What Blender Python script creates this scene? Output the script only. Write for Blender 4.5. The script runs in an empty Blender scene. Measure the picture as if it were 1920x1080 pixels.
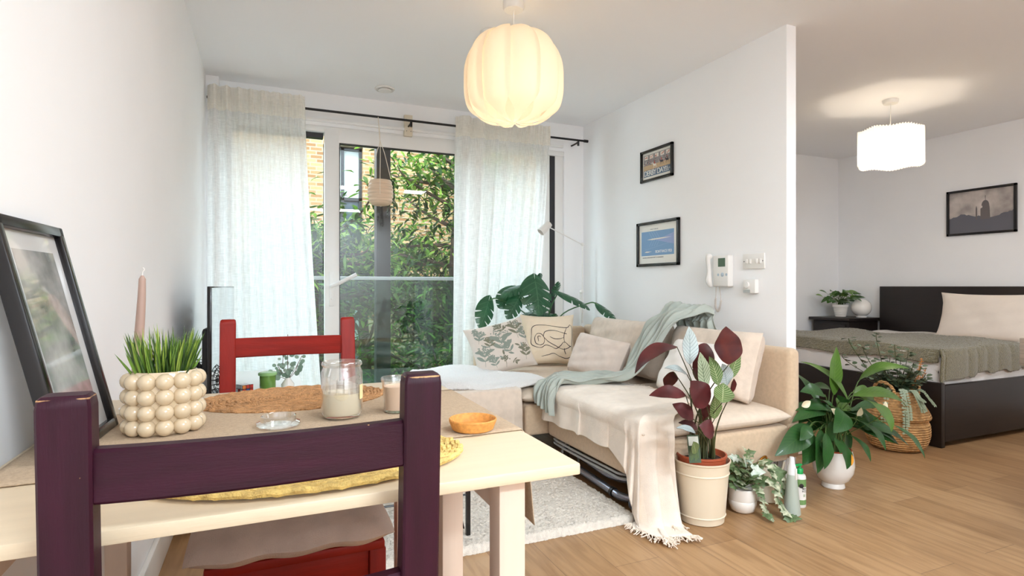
import bpy, bmesh, math, random
from mathutils import Vector, Matrix, Euler
random.seed(7)
PI = math.pi
COL = bpy.context.scene.collection
V = Vector
sin, cos = math.sin, math.cos

# ------------------------------------------------------------------ camera
YAW = math.radians(23.36)
F = 1065.0
HZ = 537.0
cam_d = bpy.data.cameras.new('camera')
cam = bpy.data.objects.new('camera', cam_d)
COL.objects.link(cam)
cam.location = (0, 0, 1.0)
cam.rotation_euler = (PI / 2, 0, -YAW)
cam_d.sensor_width = 36
cam_d.lens = F / 1920 * 36
cam_d.shift_y = (HZ - 540) / 1920
cam_d.clip_start = 0.02
bpy.context.scene.camera = cam
FW = V((sin(YAW), cos(YAW), 0))
RT = V((cos(YAW), -sin(YAW), 0))


def P(u, v, d):
    """world point seen at photo position u, v at distance d along the view"""
    return V((0, 0, 1)) + (FW + RT * ((u - 960) / F) + V((0, 0, 1)) * ((HZ - v) / F)) * d


def PY(u, v, y):
    r = FW + RT * ((u - 960) / F)
    return P(u, v, y / r.y)


# ------------------------------------------------------------------ helpers
def lin(c):
    out = []
    for x in c[:3]:
        x = x / 255.0
        out.append(x / 12.92 if x <= 0.04045 else ((x + 0.055) / 1.055) ** 2.4)
    return (out[0], out[1], out[2], 1)


def mat(name, col, rough=0.6, metal=0.0, spec=0.5, var=0.0, vscale=8.0, bump=0.0, bscale=40.0, coat=0.0,
        stretch=None, sheen=0.0, col2=None, transl=0.0):
    m = bpy.data.materials.new(name)
    m.use_nodes = True
    nt = m.node_tree
    b = nt.nodes['Principled BSDF']
    b.inputs['Roughness'].default_value = rough
    b.inputs['Metallic'].default_value = metal
    b.inputs['Specular IOR Level'].default_value = spec
    b.inputs['Coat Weight'].default_value = coat
    b.inputs['Sheen Weight'].default_value = sheen
    c = lin(col)
    b.inputs['Base Color'].default_value = c
    tc = nt.nodes.new('ShaderNodeTexCoord')
    src = tc.outputs['Object']
    if stretch:
        mp = nt.nodes.new('ShaderNodeMapping')
        mp.inputs['Scale'].default_value = stretch
        nt.links.new(src, mp.inputs['Vector'])
        src = mp.outputs['Vector']
    if var > 0 or col2:
        n = nt.nodes.new('ShaderNodeTexNoise')
        n.inputs['Scale'].default_value = vscale
        n.inputs['Detail'].default_value = 5
        nt.links.new(src, n.inputs['Vector'])
        r = nt.nodes.new('ShaderNodeValToRGB')
        r.color_ramp.elements[0].position = 0.35
        r.color_ramp.elements[1].position = 0.65
        if col2:
            r.color_ramp.elements[0].color = lin(col2)
            r.color_ramp.elements[1].color = c
        else:
            r.color_ramp.elements[0].color = (c[0] * (1 - var), c[1] * (1 - var), c[2] * (1 - var), 1)
            r.color_ramp.elements[1].color = (min(1, c[0] * (1 + var)), min(1, c[1] * (1 + var)), min(1, c[2] * (1 + var)), 1)
        nt.links.new(n.outputs['Fac'], r.inputs['Fac'])
        nt.links.new(r.outputs['Color'], b.inputs['Base Color'])
    if bump > 0:
        n2 = nt.nodes.new('ShaderNodeTexNoise')
        n2.inputs['Scale'].default_value = bscale
        n2.inputs['Detail'].default_value = 4
        nt.links.new(src, n2.inputs['Vector'])
        bp = nt.nodes.new('ShaderNodeBump')
        bp.inputs['Strength'].default_value = bump
        bp.inputs['Distance'].default_value = 0.01
        nt.links.new(n2.outputs['Fac'], bp.inputs['Height'])
        nt.links.new(bp.outputs['Normal'], b.inputs['Normal'])
    if transl > 0:
        out = nt.nodes['Material Output']
        tr = nt.nodes.new('ShaderNodeBsdfTranslucent')
        mx = nt.nodes.new('ShaderNodeMixShader')
        mx.inputs[0].default_value = transl
        tr.inputs['Color'].default_value = c
        if b.inputs['Base Color'].is_linked:
            nt.links.new(b.inputs['Base Color'].links[0].from_socket, tr.inputs['Color'])
        nt.links.new(b.outputs[0], mx.inputs[1])
        nt.links.new(tr.outputs[0], mx.inputs[2])
        nt.links.new(mx.outputs[0], out.inputs['Surface'])
    return m


def glass_mat(name, tint=(255, 255, 255), refl=0.5):
    m = bpy.data.materials.new(name)
    m.use_nodes = True
    nt = m.node_tree
    nt.nodes.remove(nt.nodes['Principled BSDF'])
    out = nt.nodes['Material Output']
    t = nt.nodes.new('ShaderNodeBsdfTransparent')
    t.inputs['Color'].default_value = lin(tint)
    g = nt.nodes.new('ShaderNodeBsdfGlossy')
    g.inputs['Roughness'].default_value = 0.0
    g.inputs['Color'].default_value = (1, 1, 1, 1)
    fr = nt.nodes.new('ShaderNodeLayerWeight')
    fr.inputs['Blend'].default_value = 0.5
    pw_ = nt.nodes.new('ShaderNodeMath')
    pw_.operation = 'POWER'
    pw_.inputs[1].default_value = 4.0
    nt.links.new(fr.outputs['Facing'], pw_.inputs[0])
    ml = nt.nodes.new('ShaderNodeMath')
    ml.operation = 'MULTIPLY_ADD'
    ml.inputs[1].default_value = 0.7 * refl
    ml.inputs[2].default_value = 0.06 * refl
    nt.links.new(pw_.outputs[0], ml.inputs[0])
    mx = nt.nodes.new('ShaderNodeMixShader')
    nt.links.new(ml.outputs[0], mx.inputs[0])
    nt.links.new(t.outputs[0], mx.inputs[1])
    nt.links.new(g.outputs[0], mx.inputs[2])
    nt.links.new(mx.outputs[0], out.inputs['Surface'])
    return m


def sheer_mat(name, col, transp=0.3, transl=0.5):
    m = bpy.data.materials.new(name)
    m.use_nodes = True
    nt = m.node_tree
    nt.nodes.remove(nt.nodes['Principled BSDF'])
    out = nt.nodes['Material Output']
    c = lin(col)
    t = nt.nodes.new('ShaderNodeBsdfTransparent')
    d = nt.nodes.new('ShaderNodeBsdfDiffuse')
    d.inputs['Color'].default_value = c
    l = nt.nodes.new('ShaderNodeBsdfTranslucent')
    l.inputs['Color'].default_value = c
    m1 = nt.nodes.new('ShaderNodeMixShader')
    m1.inputs[0].default_value = transl
    nt.links.new(d.outputs[0], m1.inputs[1])
    nt.links.new(l.outputs[0], m1.inputs[2])
    m2 = nt.nodes.new('ShaderNodeMixShader')
    # woven slub: slightly varying openness of the weave
    tc = nt.nodes.new('ShaderNodeTexCoord')
    fac = []
    for sc in ((300, 300, 14), (20, 20, 420)):
        mp = nt.nodes.new('ShaderNodeMapping')
        mp.inputs['Scale'].default_value = sc
        n = nt.nodes.new('ShaderNodeTexNoise')
        n.inputs['Scale'].default_value = 1
        nt.links.new(tc.outputs['Object'], mp.inputs['Vector'])
        nt.links.new(mp.outputs['Vector'], n.inputs['Vector'])
        fac.append(n)
    a = nt.nodes.new('ShaderNodeMath')
    a.operation = 'MULTIPLY'
    nt.links.new(fac[0].outputs['Fac'], a.inputs[0])
    nt.links.new(fac[1].outputs['Fac'], a.inputs[1])
    b = nt.nodes.new('ShaderNodeMapRange')
    b.inputs['From Min'].default_value = 0.12
    b.inputs['From Max'].default_value = 0.38
    b.inputs['To Min'].default_value = 1 - transp - 0.1
    b.inputs['To Max'].default_value = 1 - transp + 0.12
    nt.links.new(a.outputs[0], b.inputs['Value'])
    nt.links.new(b.outputs[0], m2.inputs[0])
    nt.links.new(t.outputs[0], m2.inputs[1])
    nt.links.new(m1.outputs[0], m2.inputs[2])
    nt.links.new(m2.outputs[0], out.inputs['Surface'])
    return m


def emit_mat(name, col, strength):
    m = bpy.data.materials.new(name)
    m.use_nodes = True
    b = m.node_tree.nodes['Principled BSDF']
    b.inputs['Base Color'].default_value = lin(col)
    b.inputs['Emission Color'].default_value = lin(col)
    b.inputs['Emission Strength'].default_value = strength
    return m


class MB:
    """collects geometry, builds ONE mesh object"""

    def __init__(s):
        s.v, s.f, s.mi, s.uv = [], [], [], []

    def add(s, vs, fs, mi=0, uvs=None):
        o = len(s.v)
        s.v += [tuple(p) for p in vs]
        s.uv += uvs if uvs else [(0, 0)] * len(vs)
        for f in fs:
            s.f.append(tuple(i + o for i in f))
            s.mi.append(mi)
        return s

    def box(s, a, b, mi=0, bevel=0.0, seg=2, M=None):
        """axis box between corners a and b, optionally bevelled"""
        a, b = V(a), V(b)
        bm = bmesh.new()
        bmesh.ops.create_cube(bm, size=1)
        for v in bm.verts:
            v.co = V(((a[i] + b[i]) / 2 + v.co[i] * (b[i] - a[i]) for i in range(3)))
        if bevel > 0:
            bevel = min(bevel, 0.49 * min(abs(b[i] - a[i]) for i in range(3)))
            bmesh.ops.bevel(bm, geom=bm.edges[:], offset=bevel, segments=seg, affect='EDGES', profile=0.5)
        bm.verts.index_update()
        vs = [M @ v.co if M else v.co.copy() for v in bm.verts]
        fs = [[v.index for v in f.verts] for f in bm.faces]
        bm.free()
        return s.add(vs, fs, mi)

    def grid(s, fn, nu, nv, mi=0, cu=False):
        vs, uvs, fs = [], [], []
        for j in range(nv + 1):
            for i in range(nu + (0 if cu else 1)):
                u, v = i / nu, j / nv
                vs.append(fn(u, v))
                uvs.append((u, v))
        w = nu if cu else nu + 1
        for j in range(nv):
            for i in range(nu):
                i2 = (i + 1) % w if cu else i + 1
                fs.append((j * w + i, j * w + i2, (j + 1) * w + i2, (j + 1) * w + i))
        return s.add(vs, fs, mi, uvs)

    def lathe(s, prof, c=(0, 0, 0), n=32, mi=0, sx=1, sy=1, M=None):
        c = V(c)
        m = len(prof)
        vs, fs = [], []
        for r, z in prof:
            for i in range(n):
                a = 2 * PI * i / n
                p = V((r * cos(a) * sx, r * sin(a) * sy, z))
                if M:
                    p = M @ p
                vs.append(p + c)
        for j in range(m - 1):
            for i in range(n):
                k = (i + 1) % n
                fs.append((j * n + i, j * n + k, (j + 1) * n + k, (j + 1) * n + i))
        if prof[0][0] > 1e-5:
            fs.append(tuple(range(n))[::-1])
        if prof[-1][0] > 1e-5:
            fs.append(tuple((m - 1) * n + i for i in range(n)))
        return s.add(vs, fs, mi)

    def sphere(s, c, r, n=16, mi=0, sc=(1, 1, 1)):
        pr = [(r * sin(PI * k / n), -r * cos(PI * k / n)) for k in range(n + 1)]
        pr[0] = (1e-6, -r)
        pr[-1] = (1e-6, r)
        c = V(c)
        o = len(s.v)
        s.lathe(pr, (0, 0, 0), n * 2, mi)
        for i in range(o, len(s.v)):
            p = s.v[i]
            s.v[i] = (c[0] + p[0] * sc[0], c[1] + p[1] * sc[1], c[2] + p[2] * sc[2])
        return s

    def tube(s, pts, r, n=8, mi=0, cap=True):
        pts = [V(p) for p in pts]
        k = len(pts)
        rr = r if isinstance(r, (list, tuple)) else [r] * k
        vs, fs = [], []
        up = V((0, 0, 1))
        prev = None
        for i in range(k):
            d = (pts[min(i + 1, k - 1)] - pts[max(i - 1, 0)])
            d = d.normalized() if d.length > 1e-9 else V((0, 0, 1))
            if prev is None:
                x = d.cross(up)
                if x.length < 1e-3:
                    x = d.cross(V((1, 0, 0)))
            else:
                x = prev - d * prev.dot(d)
                if x.length < 1e-4:
                    x = d.cross(V((1, 0, 0)))
            x.normalize()
            prev = x
            y = d.cross(x)
            for a in range(n):
                t = 2 * PI * a / n
                vs.append(pts[i] + (x * cos(t) + y * sin(t)) * rr[i])
        for i in range(k - 1):
            for a in range(n):
                b = (a + 1) % n
                fs.append((i * n + a, i * n + b, (i + 1) * n + b, (i + 1) * n + a))
        if cap:
            fs.append(tuple(range(n))[::-1])
            fs.append(tuple((k - 1) * n + a for a in range(n)))
        return s.add(vs, fs, mi)

    def build(s, name, mats, parent=None, smooth=True, loc=None, solid=0.0, sub=0, angle=40):
        me = bpy.data.meshes.new(name)
        o0 = V(loc) if loc is not None else None
        off = V((0, 0, 0))
        if o0 is not None:
            off = o0
        me.from_pydata([(p[0] - off[0], p[1] - off[1], p[2] - off[2]) for p in s.v], [], s.f)
        if not isinstance(mats, (list, tuple)):
            mats = [mats]
        for m in mats:
            me.materials.append(m)
        me.polygons.foreach_set('material_index', s.mi)
        uvl = me.uv_layers.new(name='uv')
        buf = []
        for l in me.loops:
            buf += s.uv[l.vertex_index]
        uvl.data.foreach_set('uv', buf)
        if smooth:
            me.polygons.foreach_set('use_smooth', [True] * len(me.polygons))
            me.update()
            me.set_sharp_from_angle(angle=math.radians(angle))
        me.update()
        o = bpy.data.objects.new(name, me)
        COL.objects.link(o)
        if parent is not None:
            o.parent = parent
            pl = abs_loc(parent)
            o.location = off - pl
        else:
            o.location = off
        if solid:
            md = o.modifiers.new('thickness', 'SOLIDIFY')
            md.thickness = solid
            md.offset = 0
        if sub:
            md = o.modifiers.new('smooth', 'SUBSURF')
            md.levels = sub
            md.render_levels = sub
        return o


def abs_loc(o):
    p = V((0, 0, 0))
    while o is not None:
        p = p + o.location
        o = o.parent
    return p


def tag(o, label, cat, group=None, kind=None):
    o['label'] = label
    o['category'] = cat
    if group:
        o['group'] = group
    if kind:
        o['kind'] = kind
    return o


def thing(name, loc, label, cat, group=None):
    o = bpy.data.objects.new(name, None)
    COL.objects.link(o)
    o.empty_display_size = 0.05
    o.location = loc
    return tag(o, label, cat, group)


def struct(o, label=None, cat=None):
    o['kind'] = 'structure'
    if label:
        o['label'] = label
    if cat:
        o['category'] = cat
    return o


def text(body, size, mt, parent, M, name='lettering', spacing=1.0, align='LEFT', extrude=0.0003):
    c = bpy.data.curves.new(name, 'FONT')
    c.body = body
    c.size = size
    c.extrude = extrude
    c.space_character = spacing
    c.align_x = align
    c.materials.append(mt)
    o = bpy.data.objects.new(name, c)
    COL.objects.link(o)
    o.parent = parent
    o.matrix_local = M
    return o


def bez(p0, p1, p2, p3, n):
    p0, p1, p2, p3 = V(p0), V(p1), V(p2), V(p3)
    out = []
    for i in range(n + 1):
        t = i / n
        out.append(p0 * (1 - t) ** 3 + p1 * 3 * t * (1 - t) ** 2 + p2 * 3 * t * t * (1 - t) + p3 * t ** 3)
    return out


def cr(pts, n):
    """Catmull-Rom through points"""
    pts = [V(p) for p in pts]
    q = [pts[0] * 2 - pts[1]] + pts + [pts[-1] * 2 - pts[-2]]
    out = []
    for i in range(1, len(q) - 2):
        for k in range(n):
            t = k / n
            a, b, c, d = q[i - 1], q[i], q[i + 1], q[i + 2]
            out.append(0.5 * ((2 * b) + (c - a) * t + (2 * a - 5 * b + 4 * c - d) * t * t + (3 * b - a - 3 * c + d) * t ** 3))
    out.append(pts[-1])
    return out


def smooth_step(x):
    x = max(0, min(1, x))
    return x * x * (3 - 2 * x)


def leaf(mb, base, tip, width, up=(0, 0, 1), bend=0.0, fold=0.25, shape='lance', rows=8, mi=0, mi_back=None, wave=0.0, cols=2):
    """a leaf blade from base to tip, arched by bend, folded at the midrib"""
    base, tip, up = V(base), V(tip), V(up)
    d = tip - base
    L = d.length
    dn = d.normalized()
    side = dn.cross(up)
    if side.length < 1e-3:
        side = dn.cross(V((0.3, 1, 0)))
    side.normalize()
    nrm = side.cross(dn).normalized()
    ph = random.random() * 6

    def wfun(t):
        if shape == 'lance':
            return math.sin(PI * min(1, t * 0.98 + 0.02)) ** 0.8 * (1 - 0.35 * t)
        if shape == 'oval':
            return math.sin(PI * min(1, t * 0.99 + 0.01) ** 0.85) ** 0.85
        if shape == 'round':
            return math.sqrt(max(0, 1 - (2 * t - 1) ** 2))
        if shape == 'heart':
            return (math.sin(PI * t ** 0.55) ** 0.7) if 0 < t < 1 else 0.0
        if shape == 'ivy':
            return abs(math.sin(PI * t ** 0.6)) ** 0.8 * (1 - 0.25 * abs(math.sin(t * 9)))
        return math.sin(PI * t)

    def fn(u, v):
        w = (u - 0.5) * 2
        ww = max(wfun(v), 0.015) * width * 0.5
        p = base + dn * (L * v) + nrm * (bend * L * 4 * v * (1 - v))
        p = p + side * (w * ww) + nrm * (fold * abs(w) * ww + wave * width * sin(v * 14 + ph) * abs(w))
        return p

    mb.grid(fn, cols * 2, rows, mi)
    if mi_back is not None:
        off = nrm * -0.0012
        mb.grid(lambda u, v: fn(u, v) + off, cols * 2, rows, mi_back)


def monstera_leaf(mb, base, tip, width, up, bend=0.05, mi=0):
    base, tip, up = V(base), V(tip), V(up)
    d = tip - base
    L = d.length
    dn = d.normalized()
    side = dn.cross(up).normalized()
    nrm = side.cross(dn).normalized()
    rows = 60

    def W(t):
        if t <= 0 or t >= 1:
            return 0.02
        return max(0.03, (math.sin(PI * t ** 0.62) ** 0.75))

    def fn(u, v):
        w = (u - 0.5) * 2
        s = 1 if w > 0 else -1
        ph = (v * 4.6 + (0.2 if s > 0 else 0)) % 1.0
        n = 1.0
        if 0.2 < v < 0.86 and ph < 0.15:
            n = 0.40
        ww = W(v) * width * 0.5 * n
        a = abs(w)
        vv = v + (0.16 * a * (ww / (width * 0.5)) - 0.10 * a * (1 - v) ** 3 * 2.2)
        p = base + dn * (L * vv) + nrm * (bend * L * 4 * v * (1 - v)) + side * (w * ww)
        return p + nrm * (-0.25 * a * a * ww)

    mb.grid(fn, 8, rows, mi)


def cushion_fn(w, h, t, M, pinch=0.06, side=1, seedv=0.0, pw=2.6):
    def fn(u, v):
        a, b = u * 2 - 1, v * 2 - 1
        e = max(0.0, (1 - abs(a) ** pw)) * max(0.0, (1 - abs(b) ** pw))
        th = t * 0.5 * e ** 0.42
        k = 1 - pinch * (1 - abs(b) ** 2) * abs(a) ** 3
        k2 = 1 - pinch * (1 - abs(a) ** 2) * abs(b) ** 3
        wr = 0.004 * sin(a * 9 + seedv + b * 4) * e + 0.003 * sin(b * 13 - a * 5 + seedv) * e
        return M @ V((a * w / 2 * k, b * h / 2 * k2, side * (th + wr)))
    return fn


def cushion(name, w, h, t, M, mt, parent=None, pinch=0.06, n=26, seedv=0.0, pw=2.6, loc=None):
    mb = MB()
    mb.grid(cushion_fn(w, h, t, M, pinch, 1, seedv, pw), n, n)
    f2 = cushion_fn(w, h, t, M, pinch, -1, seedv + 2, pw)
    mb.grid(lambda u, v: f2(1 - u, v), n, n)
    return mb.build(name, mt, parent, loc=loc, angle=80)


def basis(o, x, y, z):
    M = Matrix.Identity(4)
    for i, a in enumerate((x, y, z)):
        a = V(a).normalized()
        M[0][i], M[1][i], M[2][i] = a
    M.translation = V(o)
    return M
# ------------------------------------------------------------------ materials
M_wall = mat('wall_paint', (246, 246, 247), 0.9, var=0.01, vscale=2, bump=0.02, bscale=300)
M_ceil = mat('ceiling_paint', (246, 246, 248), 0.92)
M_trim = mat('trim_gloss_white', (240, 238, 234), 0.4)
M_upvc = mat('window_frame_white', (238, 237, 235), 0.35)
M_dark = mat('anthracite_frame', (38, 38, 42), 0.4)
M_black = mat('black_painted', (22, 20, 21), 0.35)
M_blackframe = mat('black_frame_lacquer', (20, 18, 20), 0.22)
M_rod = mat('black_steel_rod', (24, 22, 24), 0.3, metal=0.3)
M_glass = glass_mat('window_glass', (250, 253, 251), 0.42)
M_glass_teal = glass_mat('balustrade_glass', (206, 230, 224), 0.5)
M_clear = glass_mat('clear_glass', (250, 251, 251), 2.2)
M_sheer = sheer_mat('sheer_voile', (250, 249, 247), 0.14, 0.56)
M_sheer2 = sheer_mat('sheer_heading', (250, 246, 238), 0.05, 0.55)
M_linen = mat('beige_sofa_linen', (204, 180, 152), 0.9, var=0.05, vscale=60, bump=0.25, bscale=420, sheen=0.2)
M_linen2 = mat('beige_cushion_linen', (216, 200, 184), 0.92, var=0.05, vscale=30, bump=0.2, bscale=300, sheen=0.2)
M_seat = mat('seat_cushion_linen', (216, 200, 182), 0.92, var=0.04, vscale=40, bump=0.2, bscale=400)
M_cream = mat('cream_cotton_throw', (240, 228, 214), 0.95, var=0.04, vscale=20, bump=0.25, bscale=260, sheen=0.3)
M_sage = mat('sage_cotton_throw', (178, 186, 178), 0.9, var=0.05, vscale=12, bump=0.15, bscale=300, sheen=0.3)
M_whitefleece = mat('white_fleece', (240, 238, 236), 1.0, bump=1.0, bscale=160, sheen=0.4)
M_white = mat('white_fabric', (238, 233, 228), 0.9, var=0.02, vscale=10, bump=0.15, bscale=120)
M_table = mat('whitewashed_tabletop', (212, 194, 166), 0.45, var=0.03, vscale=3, stretch=(1, 14, 14), bump=0.05, bscale=30)
M_tleg = mat('whitewashed_leg_wood', (214, 192, 174), 0.5, var=0.03, vscale=4, stretch=(12, 12, 1))
M_runner = mat('tan_linen_runner', (184, 162, 136), 0.95, var=0.09, vscale=220, bump=0.3, bscale=500)
M_red = mat('red_painted_wood', (134, 24, 10), 0.45, spec=0.25, var=0.12, vscale=5, stretch=(10, 10, 1), bump=0.06, bscale=30)
M_redrail = mat('red_painted_rail', (136, 24, 10), 0.45, spec=0.25, var=0.14, vscale=5, stretch=(1, 10, 10), bump=0.06, bscale=30)
M_gcer = mat('white_ceramic', (236, 232, 226), 0.18, coat=0.3)
M_cerbeige = mat('beige_glazed_ceramic', (208, 188, 158), 0.1, coat=0.6)
M_terra = mat('terracotta_plastic', (164, 78, 48), 0.5, var=0.06)
M_enamel = mat('cream_enamel_metal', (226, 212, 188), 0.35)
M_soil = mat('dark_soil', (52, 38, 28), 1.0, var=0.4, vscale=60, bump=1, bscale=90)
M_dwood = mat('dark_brown_veneer', (25, 16, 14), 0.4, var=0.2, vscale=4, stretch=(1, 1, 12))
M_gold = mat('brass_handle', (190, 130, 50), 0.3, metal=0.9)
M_stem = mat('green_stem', (72, 96, 44), 0.6, var=0.15)
M_stem2 = mat('brown_green_stem', (74, 78, 44), 0.6, var=0.2)
M_plastic = mat('white_plastic', (232, 229, 225), 0.35)
M_greyp = mat('grey_plastic', (168, 170, 170), 0.4)
M_chrome = mat('chrome', (200, 200, 205), 0.15, metal=1.0)
M_gunmetal = mat('gunmetal_tube', (140, 142, 154), 0.25, metal=0.8)
M_wicker = None


def purple_mat(name, stretch):
    m = mat(name, (45, 8, 27), 0.5, spec=0.25, var=0.2, vscale=6, stretch=stretch, bump=0.08, bscale=60)
    nt = m.node_tree
    b = nt.nodes['Principled BSDF']
    # worn paint on the edges: bare wood where the corners have rubbed
    ge = nt.nodes.new('ShaderNodeAttribute')
    ge.attribute_name = 'wear'
    n = nt.nodes.new('ShaderNodeTexNoise')
    n.inputs['Scale'].default_value = 30
    n.inputs['Detail'].default_value = 6
    tc = nt.nodes.new('ShaderNodeTexCoord')
    nt.links.new(tc.outputs['Object'], n.inputs['Vector'])
    a = nt.nodes.new('ShaderNodeMath')
    a.operation = 'MULTIPLY'
    nt.links.new(ge.outputs['Fac'], a.inputs[0])
    nt.links.new(n.outputs['Fac'], a.inputs[1])
    r = nt.nodes.new('ShaderNodeValToRGB')
    r.color_ramp.elements[0].position = 0.47
    r.color_ramp.elements[1].position = 0.56
    nt.links.new(a.outputs[0], r.inputs['Fac'])
    # scattered chips
    vo = nt.nodes.new('ShaderNodeTexNoise')
    vo.inputs['Scale'].default_value = 70
    nt.links.new(tc.outputs['Object'], vo.inputs['Vector'])
    r2 = nt.nodes.new('ShaderNodeValToRGB')
    r2.color_ramp.elements[0].position = 0.77
    r2.color_ramp.elements[1].position = 0.79
    nt.links.new(vo.outputs['Fac'], r2.inputs['Fac'])
    mxm = nt.nodes.new('ShaderNodeMath')
    mxm.operation = 'MAXIMUM'
    nt.links.new(r.outputs['Color'], mxm.inputs[0])
    nt.links.new(r2.outputs['Color'], mxm.inputs[1])
    mx = nt.nodes.new('ShaderNodeMix')
    mx.data_type = 'RGBA'
    src = b.inputs['Base Color'].links[0].from_socket
    nt.links.new(mxm.outputs[0], mx.inputs['Factor'])
    nt.links.new(src, mx.inputs[6])
    mx.inputs[7].default_value = lin((206, 160, 110))
    nt.links.new(mx.outputs[2], b.inputs['Base Color'])
    return m


def wear_attr(o, pts_are_edge):
    me = o.data
    at = me.attributes.new('wear', 'FLOAT', 'POINT')
    for i, v in enumerate(me.vertices):
        at.data[i].value = pts_are_edge(v.co)


def floor_mat():
    m = bpy.data.materials.new('oak_laminate_planks')
    m.use_nodes = True
    nt = m.node_tree
    b = nt.nodes['Principled BSDF']
    tc = nt.nodes.new('ShaderNodeTexCoord')
    mp = nt.nodes.new('ShaderNodeMapping')
    mp.inputs['Rotation'].default_value = (0, 0, PI / 2)
    nt.links.new(tc.outputs['Object'], mp.inputs['Vector'])
    br = nt.nodes.new('ShaderNodeTexBrick')
    br.offset = 0.37
    br.inputs['Scale'].default_value = 1
    br.inputs['Brick Width'].default_value = 1.25
    br.inputs['Row Height'].default_value = 0.19
    br.inputs['Mortar Size'].default_value = 0.0012
    br.inputs['Mortar Smooth'].default_value = 0.1
    br.inputs['Bias'].default_value = 0
    br.inputs['Color1'].default_value = lin((184, 147, 106))
    br.inputs['Color2'].default_value = lin((164, 127, 88))
    br.inputs['Mortar'].default_value = lin((130, 100, 72))
    nt.links.new(mp.outputs['Vector'], br.inputs['Vector'])
    mp2 = nt.nodes.new('ShaderNodeMapping')
    mp2.inputs['Scale'].default_value = (16, 1.6, 1)
    nt.links.new(tc.outputs['Object'], mp2.inputs['Vector'])
    n = nt.nodes.new('ShaderNodeTexNoise')
    n.inputs['Scale'].default_value = 1.5
    n.inputs['Detail'].default_value = 8
    n.inputs['Distortion'].default_value = 1.6
    nt.links.new(mp2.outputs['Vector'], n.inputs['Vector'])
    r = nt.nodes.new('ShaderNodeValToRGB')
    r.color_ramp.elements[0].position = 0.3
    r.color_ramp.elements[0].color = lin((188, 170, 148))
    r.color_ramp.elements[1].position = 0.6
    r.color_ramp.elements[1].color = (1, 1, 1, 1)
    nt.links.new(n.outputs['Fac'], r.inputs['Fac'])
    mx = nt.nodes.new('ShaderNodeMix')
    mx.data_type = 'RGBA'
    mx.blend_type = 'MULTIPLY'
    mx.inputs['Factor'].default_value = 0.55
    nt.links.new(br.outputs['Color'], mx.inputs[6])
    nt.links.new(r.outputs['Color'], mx.inputs[7])
    nt.links.new(mx.outputs[2], b.inputs['Base Color'])
    b.inputs['Roughness'].default_value = 0.42
    return m


def brick_mat(name, c1, c2, mort):
    m = bpy.data.materials.new(name)
    m.use_nodes = True
    nt = m.node_tree
    b = nt.nodes['Principled BSDF']
    b.inputs['Roughness'].default_value = 0.9
    tc = nt.nodes.new('ShaderNodeTexCoord')
    sp = nt.nodes.new('ShaderNodeSeparateXYZ')
    cb = nt.nodes.new('ShaderNodeCombineXYZ')
    ad = nt.nodes.new('ShaderNodeMath')
    nt.links.new(tc.outputs['Object'], sp.inputs[0])
    nt.links.new(sp.outputs['X'], ad.inputs[0])
    nt.links.new(sp.outputs['Y'], ad.inputs[1])
    nt.links.new(ad.outputs[0], cb.inputs['X'])
    nt.links.new(sp.outputs['Z'], cb.inputs['Y'])
    br = nt.nodes.new('ShaderNodeTexBrick')
    br.inputs['Scale'].default_value = 1
    br.inputs['Brick Width'].default_value = 0.225
    br.inputs['Row Height'].default_value = 0.075
    br.inputs['Mortar Size'].default_value = 0.012
    br.inputs['Color1'].default_value = lin(c1)
    br.inputs['Color2'].default_value = lin(c2)
    br.inputs['Mortar'].default_value = lin(mort)
    nt.links.new(cb.outputs[0], br.inputs['Vector'])
    nt.links.new(br.outputs['Color'], b.inputs['Base Color'])
    return m


# ------------------------------------------------------------------ the room
H = 2.36
XL, XR, YW = -0.36, 2.475, 4.20
XB = 5.62
YN = -2.6
mb = MB().box((XL - 0.2, YN, -0.1), (XB + 0.2, YW + 0.02, 0.0))
struct(mb.build('floor', floor_mat(), smooth=False))
mb = MB().box((XL - 0.2, YN, H), (XB + 0.2, YW + 0.25, H + 0.2))
struct(mb.build('ceiling', M_ceil, smooth=False))
mb = MB().box((XL - 0.2, YN, 0), (XL, YW + 0.25, H))
struct(mb.build('wall_left', M_wall, smooth=False))
mb = MB().box((XR, 2.14, 0), (XR + 0.068, YW + 0.25, H))
struct(mb.build('wall_right', M_wall, smooth=False))
mb = MB().box((XR + 0.068, YW, 0), (XB + 0.2, YW + 0.25, H))
struct(mb.build('wall_bedroom', M_wall, smooth=False))
mb = MB().box((XB, YN, 0), (XB + 0.2, YW, H))
struct(mb.build('wall_headboard', M_wall, smooth=False))
mb = MB().box((XL - 0.2, YN - .2, 0), (XB + 0.2, YN, H))
struct(mb.build('wall_rear', M_wall, smooth=False))
# window wall: lintel, left nib, right pier
WX0, WX1, WZ1 = -0.27, 2.29, 2.13
mb = MB().box((XL, YW, WZ1), (XR, YW + 0.25, H))
mb.box((XL, YW, 0), (WX0, YW + 0.25, WZ1))
mb.box((WX1, YW, 0), (XR, YW + 0.25, WZ1))
mb.box((XL, 4.13, 0), (XL + 0.075, YW, H))
struct(mb.build('wall_window', M_wall, smooth=False))


def baseboard(name, a, b, axis):
    m_ = MB().box(a, b, bevel=0.004)
    return struct(m_.build(name, M_trim))


baseboard('baseboard_left', (XL, YN, 0.0), (XL + 0.018, 4.13, 0.12), 1)
baseboard('baseboard_right', (XR - 0.015, 2.14, 0.0), (XR, 4.19, 0.10), 1)
baseboard('baseboard_bedroom', (XR + 0.07, YW - 0.015, 0.0), (XB, YW, 0.10), 0)

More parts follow.
